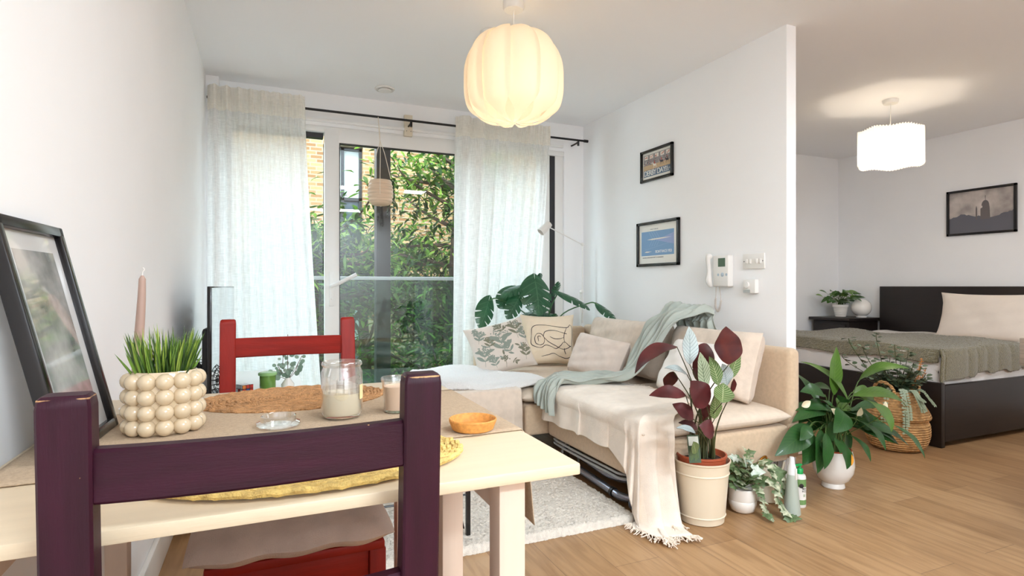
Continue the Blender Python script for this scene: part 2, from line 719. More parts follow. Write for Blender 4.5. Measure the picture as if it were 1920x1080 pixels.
# window: white outer frame with fixed lights, one glazed door leaf
wf = MB()
Y0, Y1 = YW + 0.02, YW + 0.11
wf.box((WX0, Y0 - 0.02, 2.09), (WX1, Y1, 2.13), bevel=0.004)
wf.box((WX0, Y0, 0.0), (WX1, Y1, 0.06), bevel=0.004)
wf.box((WX0, Y0, 0.0), (WX0 + 0.06, Y1, 2.13), bevel=0.004)
wf.box((2.215, Y0, 0.0), (WX1, Y1, 2.13), bevel=0.004)
wf.box((2.08, Y0, 0.0), (2.165, Y1, 2.09), bevel=0.004)
wf.box((1.50, Y0, 0.0), (1.57, Y1, 2.09), bevel=0.004)
w1 = struct(wf.build('window_1', M_upvc))
sd = MB().box((2.165, Y0 + 0.005, 0.06), (2.215, Y1 - 0.01, 2.09))
sd.box((WX0 + 0.06, Y0 + 0.02, 2.055), (0.37, Y1 - 0.01, 2.09))
sd.build('window_seal', M_dark, w1, smooth=False)
led = MB().box((XL + 0.08, YW - 0.03, 2.155), (2.27, YW, 2.175), bevel=0.003)
led.build('window_ledge', M_upvc, w1)
for a, b in ((WX0 + 0.06, 0.372), (1.57, 2.08)):
    g = MB().box((a, YW + 0.062, 0.06), (b, YW + 0.068, 2.09))
    g.build('pane', M_glass, w1, smooth=False)
# door leaf
d1 = MB()
dx0, dx1, dy0, dy1 = 0.374, 1.50, YW - 0.01, YW + 0.05
d1.box((dx0, dy0, 0.03), (dx0 + 0.10, dy1, 2.115), bevel=0.005)
d1.box((dx1 - 0.10, dy0, 0.03), (dx1, dy1, 2.115), bevel=0.005)
d1.box((dx0 + 0.09, dy0, 2.02), (dx1 - 0.09, dy1, 2.115), bevel=0.005)
d1.box((dx0 + 0.09, dy0, 0.03), (dx1 - 0.09, dy1, 0.17), bevel=0.005)
door = struct(d1.build('door_1', M_upvc))
g = MB().box((dx0 + 0.10, YW + 0.017, 0.17), (dx1 - 0.10, YW + 0.023, 2.02))
g.build('pane', M_glass, door, smooth=False)
bd = MB()
for x0, x1, z0, z1 in ((dx0 + 0.10, dx0 + 0.106, 0.17, 2.02), (dx1 - 0.106, dx1 - 0.10, 0.17, 2.02), (dx0 + 0.10, dx1 - 0.10, 2.012, 2.02), (dx0 + 0.1, dx1 - 0.1, 0.17, 0.178)):
    bd.box((x0, dy0 + 0.005, z0), (x1, YW + 0.03, z1))
bd.build('glazing_bead', M_dark, door, smooth=False)
h = MB().box((dx0 + 0.03, dy0 - 0.012, 0.86), (dx0 + 0.065, dy0, 1.10), bevel=0.004)
h.sphere((dx0 + 0.047, dy0 - 0.012, 0.915), 0.008, 6)
h.build('handle_plate', M_upvc, door)
h = MB().tube([(dx0 + 0.047, dy0 - 0.01, 1.005), (dx0 + 0.047, dy0 - 0.055, 1.005), (dx0 + 0.075, dy0 - 0.06, 1.015), (dx0 + 0.21, dy0 - 0.062, 1.085)], 0.014, 10)
h.build('door_handle', M_upvc, door)

# ------------------------------------------------------------------ outside
po = MB().box((0.885, 5.05, -4), (1.01, 5.17, 4.0), bevel=0.005)
tag(po.build('balcony_post', mat('brown_steel_post', (34, 27, 28), 0.5)), 'dark brown steel post on the balcony outside the glass door', 'post')
br = thing('balcony_balustrade', (1.2, 5.0, 0), 'glass balustrade with a grey metal top rail outside the window', 'balustrade')
MB().box((-3.5, 4.98, 1.055), (6.0, 5.03, 1.085), bevel=0.004).build('top_rail', M_greyp, br)
for k in range(5):
    x = -3.4 + k * 1.9
    MB().box((x, 4.998, 0.0), (x + 1.85, 5.01, 1.05)).build('glass_panel', M_glass_teal, br, smooth=False)
MB().box((-3.5, YW + 0.26, -0.2), (6.0, 5.05, -0.02)).build('deck', mat('dark_decking', (70, 62, 56), .9), br, smooth=False)

ow = MB()
ow.box((-9, YW + .252, -5), (WX0, YW + .27, 4.2))
ow.box((WX1, YW + .252, -5), (12, YW + .27, 4.2))
ow.box((WX0, YW + .252, WZ1), (WX1, YW + .27, 4.2))
ow.box((WX0, YW + .252, -5), (WX1, YW + .27, -.22))
struct(ow.build('wall_outer_face', brick_mat('own_block_brick', (120, 96, 70), (90, 64, 44), (110, 100, 88)), smooth=False))
YB = 11.5
bl = thing('brick_building', (2, YB, -5), 'pale yellow brick apartment block across the courtyard behind the trees', 'building')
M_brick = brick_mat('pale_yellow_brick', (166, 136, 94), (122, 84, 50), (146, 132, 110))
wl = MB()
# wall as strips around window openings
wins = []
for fl in range(-1, 3):
    for k in range(-3, 5):
        wins.append((1.0 + k * 3.4, 1.85 + fl * 2.9))
wx = sorted(set(w[0] for w in wins))
zs = sorted(set(w[1] for w in wins))
WW, WH = 0.75, 1.9
xs = [-12] + [v for x in wx for v in (x, x + WW)] + [20]
for i in range(0, len(xs), 2):
    wl.box((xs[i], YB, -5), (xs[i + 1], YB + 0.4, 4.5))
zz = [-5] + [v for z in zs if z + WH < 5 for v in (z, z + WH)] + [4.5]
for x in wx:
    for i in range(0, len(zz), 2):
        wl.box((x, YB, zz[i]), (x + WW, YB + 0.4, zz[i + 1]))
# projecting bay on the right
wl.box((4.3, YB - 1.6, -5), (6.4, YB, 4.5))
wl.build('wall', M_brick, bl, smooth=False)
M_wglass = mat('dark_window_glass', (70, 82, 92), 0.08, spec=0.8)
M_panel = mat('pale_grey_spandrel', (160, 166, 164), 0.5)
for x, z in wins:
    if not (-2.5 < x < 8 and -2 < z < 4):
        continue
    f = MB()
    for a in ((0, 0, .06, WH), (WW - .06, 0, WW, WH), (0, 0, WW, .06), (0, WH - .06, WW, WH), (WW / 2 - .03, 0, WW / 2 + .03, WH), (0, 0.85, WW, 0.91)):
        f.box((x + a[0], YB + 0.12, z + a[1]), (x + a[2], YB + 0.2, z + a[3]))
    fo = f.build('window', M_dark, bl, smooth=False)
    MB().box((x, YB + 0.16, z), (x + WW, YB + 0.18, z + 0.9)).build('pane', M_wglass, fo, smooth=False)
    MB().box((x, YB + 0.15, z + 0.9), (x + WW, YB + 0.17, z + WH)).build('spandrel', M_panel, fo, smooth=False)
gm = MB().box((-14, YW + 0.6, -5.2), (22, 40, -5))
struct(gm.build('ground', mat('courtyard_ground', (84, 92, 62), 1.0, var=0.3, vscale=1)))

LEAFM = [mat('tree_leaf_%s' % n, c, 0.55, spec=0.12, var=0.25, vscale=3, transl=0.35) for n, c in (('mid', (78, 112, 40)), ('dark', (36, 62, 26)), ('light', (122, 152, 62)))]
M_bark = mat('grey_brown_bark', (84, 68, 56), 0.95, var=0.3, vscale=14, bump=0.8, bscale=40)


def tree(x, y, zt, rx, nleaf, seedv, label, lean=0.0, size=0.15):
    rnd = random.Random(seedv)
    t = thing('leafy_tree', (x, y, -5), label, 'tree', 'courtyard trees outside the window')
    tr = MB()
    top = V((x + lean, y, zt - 0.7))
    trunk = cr([(x, y, -5), (x + lean * .2, y, -2.5), (x + lean * 0.5 + 0.05, y, -0.5), (x + lean * .8 - .04, y, 1.0), top], 6)
    k = len(trunk)
    tr.tube(trunk, [0.13 * (1 - 0.8 * i / k) for i in range(k)], 8)
    lf = MB()
    nb = 46
    per = nleaf // nb
    for b in range(nb):
        s = rnd.uniform(0.35, 1.0)
        p0 = trunk[min(k - 1, int(s * k))]
        a = rnd.uniform(0, 2 * PI)
        L = rx * rnd.uniform(0.5, 1.0) * (1.25 - 0.6 * s)
        p3 = p0 + V((cos(a) * L, sin(a) * L * 0.8, rnd.uniform(0.1, 0.9) * L * 0.8))
        br_ = bez(p0, p0 + V((cos(a) * L * .3, sin(a) * L * .3, 0.1)), p3 - V((0, 0, 0.15)), p3, 8)
        tr.tube(br_, [0.03 * (1 - i / 9) + 0.004 for i in range(9)], 5)
        for q in range(per):
            c = br_[rnd.randint(2, 8)] + V((rnd.gauss(0, .2), rnd.gauss(0, .2), rnd.gauss(0, .17)))
            d = V((rnd.uniform(-1, 1), rnd.uniform(-1, 1), rnd.uniform(-0.9, 0.35))).normalized()
            ll = size * rnd.uniform(0.7, 1.25)
            leaf(lf, c, c + d * ll, ll * 0.36, (rnd.uniform(-.5, .5), rnd.uniform(-.5, .5), 1), rnd.uniform(-.05, .12), 0.3, 'lance', 3, rnd.choice((0, 0, 1, 1, 2)), cols=1)
    tr.build('trunk', M_bark, t)
    lf.build('crown', LEAFM, t)
    return t


tree(0.55, 6.6, 2.15, 1.15, 5200, 1, 'leafy green tree seen through the gap beside the left curtain')
tree(2.15, 7.4, 3.3, 1.5, 7600, 2, 'tall leafy tree filling the middle of the glass door', lean=0.25)
tree(4.1, 7.4, 0.7, 0.9, 2600, 3, 'low leafy tree standing behind the right curtain', lean=-0.2)
tree(-1.0, 7.8, 0.5, 0.9, 2400, 4, 'low leafy tree hidden largely behind the left curtain')
tree(1.35, 8.8, 1.5, 1.6, 5200, 5, 'dense low tree farthest back against the brick wall')
# ------------------------------------------------------------------ curtains
def curtain(name, tl, tr, bl_, br_, z1, z0, amp, nf, seedv, label, bunch):
    rnd = random.Random(seedv)
    y = 4.075
    ph = [rnd.uniform(0, 6) for _ in range(6)]

    def fn(u, v):
        # u across, v from heading down
        e = v ** 1.25
        uu = u + bunch[0] * sin(u * PI) * (1 - v)
        x = (tl + (tr - tl) * uu) * (1 - e) + (bl_ + (br_ - bl_) * uu) * e
        den = 0.35 + 0.65 * (abs(2 * u - 1 - bunch[1]) ** 1.5)
        f = sin(u * nf * 2 * PI + ph[0] + 0.4 * sin(v * 3 + ph[1])) * amp * den
        f += 0.4 * amp * sin(u * nf * 4.3 * PI + ph[2] + v * 1.3) * (1 - 0.5 * v)
        z = z1 + (z0 - z1) * v
        k = 1.0
        if z > 2.22:
            k = 1.0
        elif z > 2.12:
            k = 0.8
        return V((x, y - 0.015 + f * k, z))

    # heading: pleated hem at the rod, then the fall
    mb_ = MB().grid(fn, 150, 50)
    o = mb_.build(name, M_sheer, angle=180)
    tag(o, label, 'curtain', 'sheer curtains on the black rod')
    hd = MB()

    def fh(u, v):
        p = fn(u, v * (z1 - 2.12) / (z1 - z0))
        return p + V((0, -0.02, 0))
    hd.grid(fh, 150, 4)
    hd.build('heading', M_sheer2, o, angle=180)
    return o


curtain('sheer_curtain', -0.345, 0.235, -0.345, 0.36, 2.275, 0.02, 0.020, 8, 3, 'white sheer curtain in the left corner, flaring out above the red chair', (0.0, 0.3))
curtain('sheer_curtain', 1.30, 2.09, 1.28, 1.92, 2.275, 0.02, 0.020, 8, 8, 'white sheer curtain behind the monstera, right of the glass door', (0.10, 0.5))

rod = thing('curtain_rod', (1.0, 4.07, 2.205), 'thin black curtain rod running above the balcony window', 'curtain rod')
MB().tube([(XL + 0.01, 4.085, 2.205), (2.43, 4.085, 2.205)], 0.0085, 12).build('pole', M_rod, rod)
MB().tube([(2.415, 4.085, 2.205), (2.45, 4.085, 2.205)], 0.012, 12).build('finial', M_rod, rod)
for x in (0.965, 2.36):
    MB().tube([(x, 4.085, 2.19), (x, 4.15, 2.185), (x, 4.199, 2.185)], 0.007, 8).tube([(x, 4.085, 2.195), (x, 4.085, 2.16)], 0.009, 8).build('bracket', M_rod, rod)
blk = MB().box((0.935, 4.166, 2.115), (0.995, 4.199, 2.27), bevel=0.002)
for z in (2.15, 2.235):
    for x in (0.950, 0.982):
        blk.tube([(x, 4.167, z), (x, 4.163, z)], 0.003, 8, mi=1)
blk.build('wooden_block', [mat('pale_pine_block', (226, 214, 194), 0.7), M_dark], rod)

# hanging pot on strings from the rod
hx, hy = 0.725, 3.98
hp = thing('hanging_planter', (hx, hy, 1.58), 'small ribbed hanging pot on white string in front of the glass door', 'hanging planter')
pr = []
for k in range(41):
    s = k / 40
    r = 0.052 + 0.034 * math.sin(PI * (0.18 + 0.62 * s)) + 0.0025 * sin(s * 42)
    if s < 0.12:
        r *= 0.55 + 0.45 * (s / 0.12) ** 0.5
    pr.append((r, s * 0.175))
M_rib = mat('ribbed_cream_pot', (222, 196, 168), 0.5, var=0.12, vscale=3, stretch=(2, 2, 60))
MB().lathe([(0.001, 0)] + pr + [(pr[-1][0] - 0.008, 0.172), (0.05, 0.12), (0.001, 0.118)], (hx, hy, 1.56), 40).build('pot', M_rib, hp)
st = MB()
for a in (0.3, 2.4, 4.5):
    st.tube(cr([(hx, hy, 1.555), (hx + .062 * cos(a), hy + .062 * sin(a), 1.59), (hx + .09 * cos(a), hy + .09 * sin(a), 1.66), (hx + .082 * cos(a), hy + .082 * sin(a), 1.74), (hx + .03 * cos(a), hy + .03 * sin(a), 1.93), (hx, hy + .02, 2.02), (hx, hy + 0.09, 2.2)], 4), 0.0022, 5)
st.build('string', mat('white_cotton_string', (232, 222, 206), 0.9), hp)
tv_ = MB()
rnd = random.Random(5)
for s in range(9):
    a = rnd.uniform(-1.2, 1.0)
    L = rnd.uniform(.08, .30)
    x0, y0 = hx + .075 * cos(a), hy + .075 * sin(a)
    path = [(x0 - .02, y0, 1.73), (x0 + .015, y0, 1.735), (x0 + .022, y0, 1.73 - L * .5), (x0 + .02 + rnd.uniform(-.01, .02), y0, 1.73 - L)]
    pp = cr(path, 6)
    tv_.tube(pp, 0.001, 4)
    for p in pp:
        for q in range(2):
            d = V((rnd.uniform(-1, 1), rnd.uniform(-1, 1), rnd.uniform(-.8, .3))).normalized()
            leaf(tv_, p, p + d * .016, .011, (0, 0, 1), .1, .2, 'oval', 3, cols=1)
tv_.build('trailing_foliage', mat('dark_trailing_leaf', (58, 84, 54), 0.5, var=.2), hp)

# ------------------------------------------------------------------ ceiling
def disc(name, c, prof, mt, label, cat):
    o = MB().lathe(prof, c, 40).build(name, mt, loc=c)
    return tag(o, label, cat)


vt = thing('ceiling_vent', (0.745, 3.93, H), 'round white ventilation valve in the ceiling near the window', 'vent')
MB().lathe([(0.045, -0.002), (0.062, -0.012), (0.068, -0.006), (0.068, 0.0)], (0.745, 3.93, H), 40).build('ring', M_plastic, vt)
MB().lathe([(0.001, -0.022), (0.04, -0.020), (0.044, -0.014), (0.036, -0.003), (0.001, -0.003)], (0.745, 3.93, H), 40).build('disc', M_plastic, vt)
sx_, sy_ = 1.11, 2.84
sd_ = thing('smoke_detector', (sx_, sy_, H), 'white round smoke detector on the ceiling behind the pendant', 'smoke detector')
MB().lathe([(0.066, 0.0), (0.066, -0.014), (0.060, -0.018), (0.001, -0.018)], (sx_, sy_, H), 40).build('base', M_plastic, sd_)
m_ = MB().lathe([(0.058, -0.018), (0.058, -0.042), (0.05, -0.05), (0.001, -0.052)], (sx_, sy_, H), 40)
m_.build('sensor_housing', M_plastic, sd_)
m_ = MB()
for k in range(30):
    a = 2 * PI * k / 30
    if k % 8 > 5:
        continue
    m_.box((-0.0015, -0.0015, -0.038), (0.0015, 0.0015, -0.024), M=Matrix.Translation((sx_ + 0.0585 * cos(a), sy_ + 0.0585 * sin(a), H)))
m_.build('vent_slots', mat('detector_slot_shadow_grey', (150, 120, 110), 0.6), sd_, smooth=False)

# pendant 1: overlapping petals
px, py = 1.086, 2.495
M_petal = sheer_mat('cream_petal_sheet', (255, 244, 226), 0.0, 0.42)
nt = M_petal.node_tree
for n in nt.nodes:
    if n.type == 'MIX_SHADER' and n.inputs[0].is_linked:
        nt.links.remove(n.inputs[0].links[0])
        n.inputs[0].default_value = 1.0
pd = thing('pendant_lamp', (px, py, H), 'cream petal pendant lamp glowing on the ceiling in front of the window', 'pendant lamp')
MB().lathe([(0.05, 0), (0.05, -0.03), (0.045, -0.038), (0.001, -0.038)], (px, py, H), 36).build('ceiling_rose', M_plastic, pd)
MB().tube([(px, py, H - 0.037), (px, py, 2.02)], 0.003, 8).build('cord', M_plastic, pd)
MB().lathe([(0.012, 2.03), (0.02, 2.02), (0.02, 1.975), (0.014, 1.97)], (px, py, 0), 20).build('socket', M_plastic, pd)
MB().sphere((px, py, 1.96), 0.036, 12, sc=(1, 1, 1.15)).build('bulb', emit_mat('warm_bulb', (255, 232, 190), 7), pd)
NP = 10
ZT, ZB, RM = 2.195, 1.775, 0.235
prof_r = cr([(0.085, 0, 2.205), (0.135, 0, 2.198), (0.195, 0, 2.15), (0.232, 0, 2.07), (0.238, 0, 1.98), (0.234, 0, 1.905), (0.212, 0, 1.845), (0.15, 0, 1.803), (0.08, 0, 1.785), (0.015, 0, 1.782)], 5)
for k in range(NP):
    a0 = 2 * PI * k / NP + 0.12
    npt = len(prof_r) - 1

    def fpet(u, v, a0=a0):
        i = v * npt
        i0 = min(int(i), npt - 1)
        p = prof_r[i0].lerp(prof_r[i0 + 1], i - i0)
        if v < 0.30:
            g = 1.04 * math.sqrt(max(0.0, 1 - (1 - v / 0.30) ** 2.2))
        elif v < 0.60:
            g = 1.04
        else:
            g = 1.04 - 0.62 * smooth_step((v - 0.60) / 0.22)
        w = (u - 0.5) * 2
        rr_ = max(p.x, 0.15 if v < 0.3 else p.x)
        hw = max(PI / NP * rr_ * g, 0.0015)
        d = w * hw
        r = p.x - 0.040 * (hw / 0.082) * w * w + 0.010 * w
        ar, at = (cos(a0), sin(a0)), (-sin(a0), cos(a0))
        return V((px + ar[0] * r + at[0] * d, py + ar[1] * r + at[1] * d, p.z))
    o = MB().grid(fpet, 12, 60).build('petal', M_petal, pd, angle=180)

l = bpy.data.lights.new('pendant_bulb_light', 'POINT')
l.energy = 0.5
l.color = (1.0, 0.88, 0.72)
l.shadow_soft_size = 0.03
lo = bpy.data.objects.new('pendant_bulb_light', l)
COL.objects.link(lo)
lo.location = (px, py, 1.90)

# pendant 2: pleated paper drum in the bedroom
qx, qy = 4.18, 2.71
pd2 = thing('pendant_lamp', (qx, qy, H), 'white pleated oval drum pendant lamp lit above the bed', 'pendant lamp')
MB().lathe([(0.05, 0), (0.05, -0.018), (0.045, -0.028), (0.001, -0.03)], (qx, qy, H), 36).build('ceiling_rose', M_plastic, pd2)
MB().tube([(qx, qy, H - 0.028), (qx, qy, 2.13)], 0.003, 8).build('cord', M_plastic, pd2)
MB().lathe([(0.012, 2.165), (0.022, 2.155), (0.022, 2.10), (0.014, 2.095)], (qx, qy, 0), 20).build('socket', M_plastic, pd2)
MB().sphere((qx, qy, 2.02), 0.035, 12).build('bulb', emit_mat('white_bulb', (255, 240, 215), 6), pd2)
M_pleat = sheer_mat('white_pleated_paper', (255, 252, 244), 0.0, 0.5)
for n in M_pleat.node_tree.nodes:
    if n.type == 'MIX_SHADER' and n.inputs[0].is_linked:
        M_pleat.node_tree.links.remove(n.inputs[0].links[0])
        n.inputs[0].default_value = 1.0


def fdrum(u, v):
    a = u * 2 * PI
    fan = sin(a * 6)
    pl = sin(a * 66 + fan * 2.2 * (v - .5)) * 0.006
    lobe = 0.012 * abs(sin(a * 3 + v * 0.0)) * (1 - v * .3)
    r = 0.208 + pl + lobe
    z = 1.885 + 0.25 * v + 0.006 * sin(a * 6 + 1) + 0.004 * sin(a * 66)
    return V((qx + r * cos(a), qy + r * 0.92 * sin(a), z))


MB().grid(fdrum, 528, 10, cu=True).build('shade', M_pleat, pd2, angle=20)
l = bpy.data.lights.new('bedroom_bulb_light', 'POINT')
l.energy = 4
l.color = (1.0, 0.86, 0.68)
l.shadow_soft_size = 0.04
lo = bpy.data.objects.new('bedroom_bulb_light', l)
COL.objects.link(lo)
lo.location = (qx, qy, 1.97)

# ------------------------------------------------------------------ right wall fittings
def wall_frame(name, y0, y1, z0, z1, wdt, label, depth=0.018):
    """picture frame on the right wall, y0 far edge ... y1 near edge"""
    x1 = XR - 0.001
    t = thing(name, (x1, (y0 + y1) / 2, (z0 + z1) / 2), label, 'framed picture')
    m2 = MB()
    lo_, hi = min(y0, y1), max(y0, y1)
    m2.box((x1 - depth, lo_, z0), (x1, hi, z0 + wdt), bevel=0.002)
    m2.box((x1 - depth, lo_, z1 - wdt), (x1, hi, z1), bevel=0.002)
    m2.box((x1 - depth, lo_, z0), (x1, lo_ + wdt, z1), bevel=0.002)
    m2.box((x1 - depth, hi - wdt, z0), (x1, hi, z1), bevel=0.002)
    m2.build('frame', M_blackframe, t)
    return t, x1


def Mwall(x, y, z):
    """text on the right wall, reading from far (left) to near (right), facing -X"""
    return basis((x, y, z), (0, -1, 0), (0, 0, 1), (-1, 0, 0))


def rel(M, parent):
    return Matrix.Translation(-abs_loc(parent)) @ M


t, x1 = wall_frame('framed_poster', 3.374, 3.025, 1.735, 1.958, 0.018, 'small black-framed DERBY DAY poster with horses, the upper picture on the wall')
xp = x1 - 0.004
Mp = lambda n, c, r=0.5: mat(n, c, r)
paper = mat('poster_paper', (232, 228, 220), 0.35, coat=0.4)
pb = MB()
pb.box((xp - 0.001, 3.043, 1.753), (xp, 3.356, 1.94), 0)
A = dict(y0=3.345, y1=3.05, z0=1.772, z1=1.925)


def prect(u0, v0, u1, v1, mi, lift):
    ya, yb = A['y0'] + (A['y1'] - A['y0']) * u0, A['y0'] + (A['y1'] - A['y0']) * u1
    za, zb = A['z0'] + (A['z1'] - A['z0']) * v0, A['z0'] + (A['z1'] - A['z0']) * v1
    x = xp - 0.001 - lift
    pb.add([(x, ya, za), (x, yb, za), (x, yb, zb), (x, ya, zb)], [(0, 1, 2, 3)], mi)


def ppoly(pts, mi, lift):
    x = xp - 0.001 - lift
    vs = [(x, A['y0'] + (A['y1'] - A['y0']) * a, A['z0'] + (A['z1'] - A['z0']) * b) for a, b in pts]
    pb.add(vs, [tuple(range(len(vs)))], mi)


prect(0, 0, 1, 0.30, 1, .0002)
prect(0, 0.30, 1, 0.52, 2, .0002)
prect(0, 0.52, 1, 1, 3, .0002)
rnd = random.Random(11)
for k in range(5):
    u = 0.03 + k * 0.2
    prect(u, 0.80, u + 0.13, 0.97, 4, .0004)
    for q in range(5):
        uu = u + rnd.random() * .1
        vv = .81 + rnd.random() * .1
        prect(uu, vv, uu + .022, vv + .045, 5, .0006)
for k in range(60):
    u, v = rnd.random() * 0.96, rnd.uniform(.52, .74)
    prect(u, v, u + .022, v + .03, rnd.choice((4, 5, 6, 7, 6)), .0004)


def horse(u, v, s, mi, mr):
    q = lambda pts: [(u + a * s, v + b * s * 1.9) for a, b in pts]
    ppoly(q([(0, .08), (.06, .15), (.2, .15), (.3, .12), (.3, .03), (.2, .0), (.06, .0)]), mi, .0007)
    ppoly(q([(.0, .08), (.06, .15), (-.02, .24), (-.08, .2), (-.06, .17)]), mi, .0007)
    for a, b in ((.05, -.02), (.10, .06), (.24, .22), (.28, .36)):
        ppoly(q([(a, .03), (a + .03, .03), (b + .015, -.16), (b, -.16)]), mi, .0007)
    ppoly(q([(.1, .14), (.2, .14), (.16, .26), (.1, .27)]), mr, .0008)
    ppoly(q([(.08, .27), (.13, .27), (.13, .33), (.08, .33)]), 5, .0008)


horse(.36, .42, .38, 4, 5)
horse(.62, .50, .36, 6, 5)
horse(.82, .50, .34, 6, 7)
pb.build('poster', [paper, Mp('poster_blue', (92, 112, 136)), Mp('poster_sand', (196, 168, 134)), Mp('poster_grey', (146, 140, 140)), Mp('poster_white', (232, 224, 214)), Mp('poster_red', (190, 76, 62)), Mp('poster_charcoal', (66, 68, 78)), Mp('poster_brown', (128, 96, 84))], t, smooth=False)
M_ink = mat('white_ink', (240, 238, 232), 0.5)
M_inkd = mat('dark_ink', (96, 96, 104), 0.5)
text('DERBY DAY', 0.052, M_ink, t, rel(Mwall(xp - 0.0016, 3.342, 1.779), t), spacing=0.82)
text('JUNE\nBOOK TO\nEPSOM', 0.012, M_ink, t, rel(Mwall(xp - 0.0016, 3.108, 1.803), t), name='small_lettering')

t, x1 = wall_frame('framed_poster', 3.418, 2.962, 1.14, 1.452, 0.02, 'larger black-framed blue BOAT RACE poster, the lower picture on the wall')
xp = x1 - 0.004
pb = MB()
pb.box((xp - 0.001, 2.98, 1.158), (xp, 3.40, 1.434), 0)
A = dict(y0=3.372, y1=3.018, z0=1.215, z1=1.385)
prect(0, 0, 1, 1, 1, .0002)
ppoly([(.46, .62), (1, .86), (1, .40)], 2, .0004)
ppoly([(.18, .66), (.34, .69), (.7, .70), (.93, .69), (.7, .66), (.34, .64)], 3, .0006)
ppoly([(.10, .14), (.16, .18), (.34, .165), (.2, .13)], 3, .0006)
for k in range(4):
    u = .26 + k * .075
    ppoly([(u + .10, .67), (u + .106, .67), (u - .02, .98), (u - .026, .98)], 4, .0005)
    ppoly([(u + .10, .67), (u + .106, .67), (u - .0, .38), (u - .006, .38)], 4, .0005)
ppoly([(.12, .24), (.12, .245), (.95, .50), (.95, .495)], 4, .0005)
pb.build('poster', [paper, Mp('boat_blue', (122, 158, 196)), Mp('boat_lilac', (150, 166, 206)), Mp('boat_cream', (240, 228, 214)), Mp('boat_line', (168, 192, 216))], t, smooth=False)
text('BOAT RACE 1923', 0.026, M_ink, t, rel(Mwall(xp - 0.0016, 3.215, 1.232), t), spacing=0.86)
text('PUTNEY TO MORTLAKE', 0.008, M_inkd, t, rel(Mwall(xp - 0.0016, 3.27, 1.396), t), name='small_lettering')
text('THE RIVER COURSE FROM PUTNEY TO HAMMERSMITH', 0.0095, M_inkd, t, rel(Mwall(xp - 0.0016, 3.36, 1.198), t), name='small_lettering')

# door-entry phone
ic = thing('door_entry_phone', (XR, 2.57, 1.09), 'white door entry phone with green screen and coiled cord on the wall', 'intercom')
xw = XR - 0.001
MB().box((xw - 0.042, 2.50, 0.998), (xw, 2.625, 1.182), bevel=0.008, seg=3).build('body', M_plastic, ic)
m_ = MB()
hs = cr([(xw - .045, 2.642, 1.19), (xw - .058, 2.645, 1.16), (xw - .05, 2.645, 1.09), (xw - .052, 2.645, 1.03), (xw - .040, 2.64, .998)], 6)
m_.tube(hs, [0.012, 0.017, 0.019, 0.019, 0.018, 0.016, 0.014, 0.013, 0.0125, 0.012, 0.012, 0.012, 0.0125, 0.013, 0.014, 0.016, 0.018, 0.019, 0.019, 0.018, 0.017, 0.016, 0.015, 0.013, 0.010][:len(hs)], 14)
m_.build('handset', M_plastic, ic)
MB().box((xw - 0.0432, 2.525, 1.115), (xw - 0.041, 2.580, 1.165)).build('screen', mat('green_lcd', (56, 92, 76), 0.15), ic, smooth=False)
m_ = MB()
MX = Matrix.Rotation(PI / 2, 4, 'Y')
for y, r in ((2.515, .008), (2.547, .0125), (2.58, .008)):
    m_.lathe([(r, -.0015), (r, .0), (0.001, .0012)], (xw - 0.0425, y, 1.068), 20, M=Matrix.Rotation(-PI / 2, 4, 'Y'))
m_.build('button', mat('pale_blue_button', (176, 190, 202), 0.4), ic)
cc = cr([(xw - .02, 2.62, 1.0), (xw - .02, 2.622, .95), (xw - .02, 2.625, .89), (xw - .02, 2.61, .855), (xw - .02, 2.592, .87), (xw - .02, 2.582, .93), (xw - .02, 2.595, 1.0)], 50)
co = []
for i, p in enumerate(cc):
    s = i / len(cc)
    r = 0.0055 if 0.22 < s < 0.80 else 0.0
    d = (cc[min(i + 1, len(cc) - 1)] - cc[max(i - 1, 0)]).normalized()
    n = V((1, 0, 0))
    b_ = d.cross(n)
    co.append(p + (n * cos(i * 1.1) + b_ * sin(i * 1.1)) * r)
MB().tube(co, 0.0018, 5).build('coiled_cord', mat('beige_cord', (206, 194, 184), 0.5), ic)

sw = thing('light_switch', (XR, 2.35, 1.14), 'white four-gang light switch beside the door entry phone', 'light switch')
MB().box((xw - 0.010, 2.273, 1.097), (xw, 2.425, 1.182), bevel=0.003).build('plate', M_plastic, sw)
for y in (2.395, 2.37, 2.325, 2.30):
    MB().box((-0.004, -0.0075, -0.013), (0.003, 0.0075, 0.013), bevel=0.002, M=Matrix.Translation((xw - 0.011, y, 1.139)) @ Matrix.Rotation(0.12, 4, 'Y')).build('rocker', M_plastic, sw)
m_ = MB()
for y in (2.414, 2.283):
    m_.lathe([(0.003, -.001), (0.003, .0005)], (xw - 0.0105, y, 1.139), 10, M=Matrix.Rotation(-PI / 2, 4, 'Y'))
m_.build('screw', M_dark, sw)
th = thing('thermostat', (XR, 2.36, 1.0), 'small white dial thermostat under the light switch', 'thermostat')
MB().box((xw - 0.03, 2.318, 0.962), (xw, 2.402, 1.038), bevel=0.005).build('body', M_plastic, th)
MB().lathe([(0.019, 0), (0.018, .008), (0.012, .010), (0.001, .010)], (xw - 0.03, 2.375, 1.008), 30, M=Matrix.Rotation(-PI / 2, 4, 'Y')).build('dial', M_plastic, th)
MB().box((xw - 0.0312, 2.352, 0.964), (xw - 0.029, 2.40, 0.982)).build('grey_panel', M_greyp, th, smooth=False)

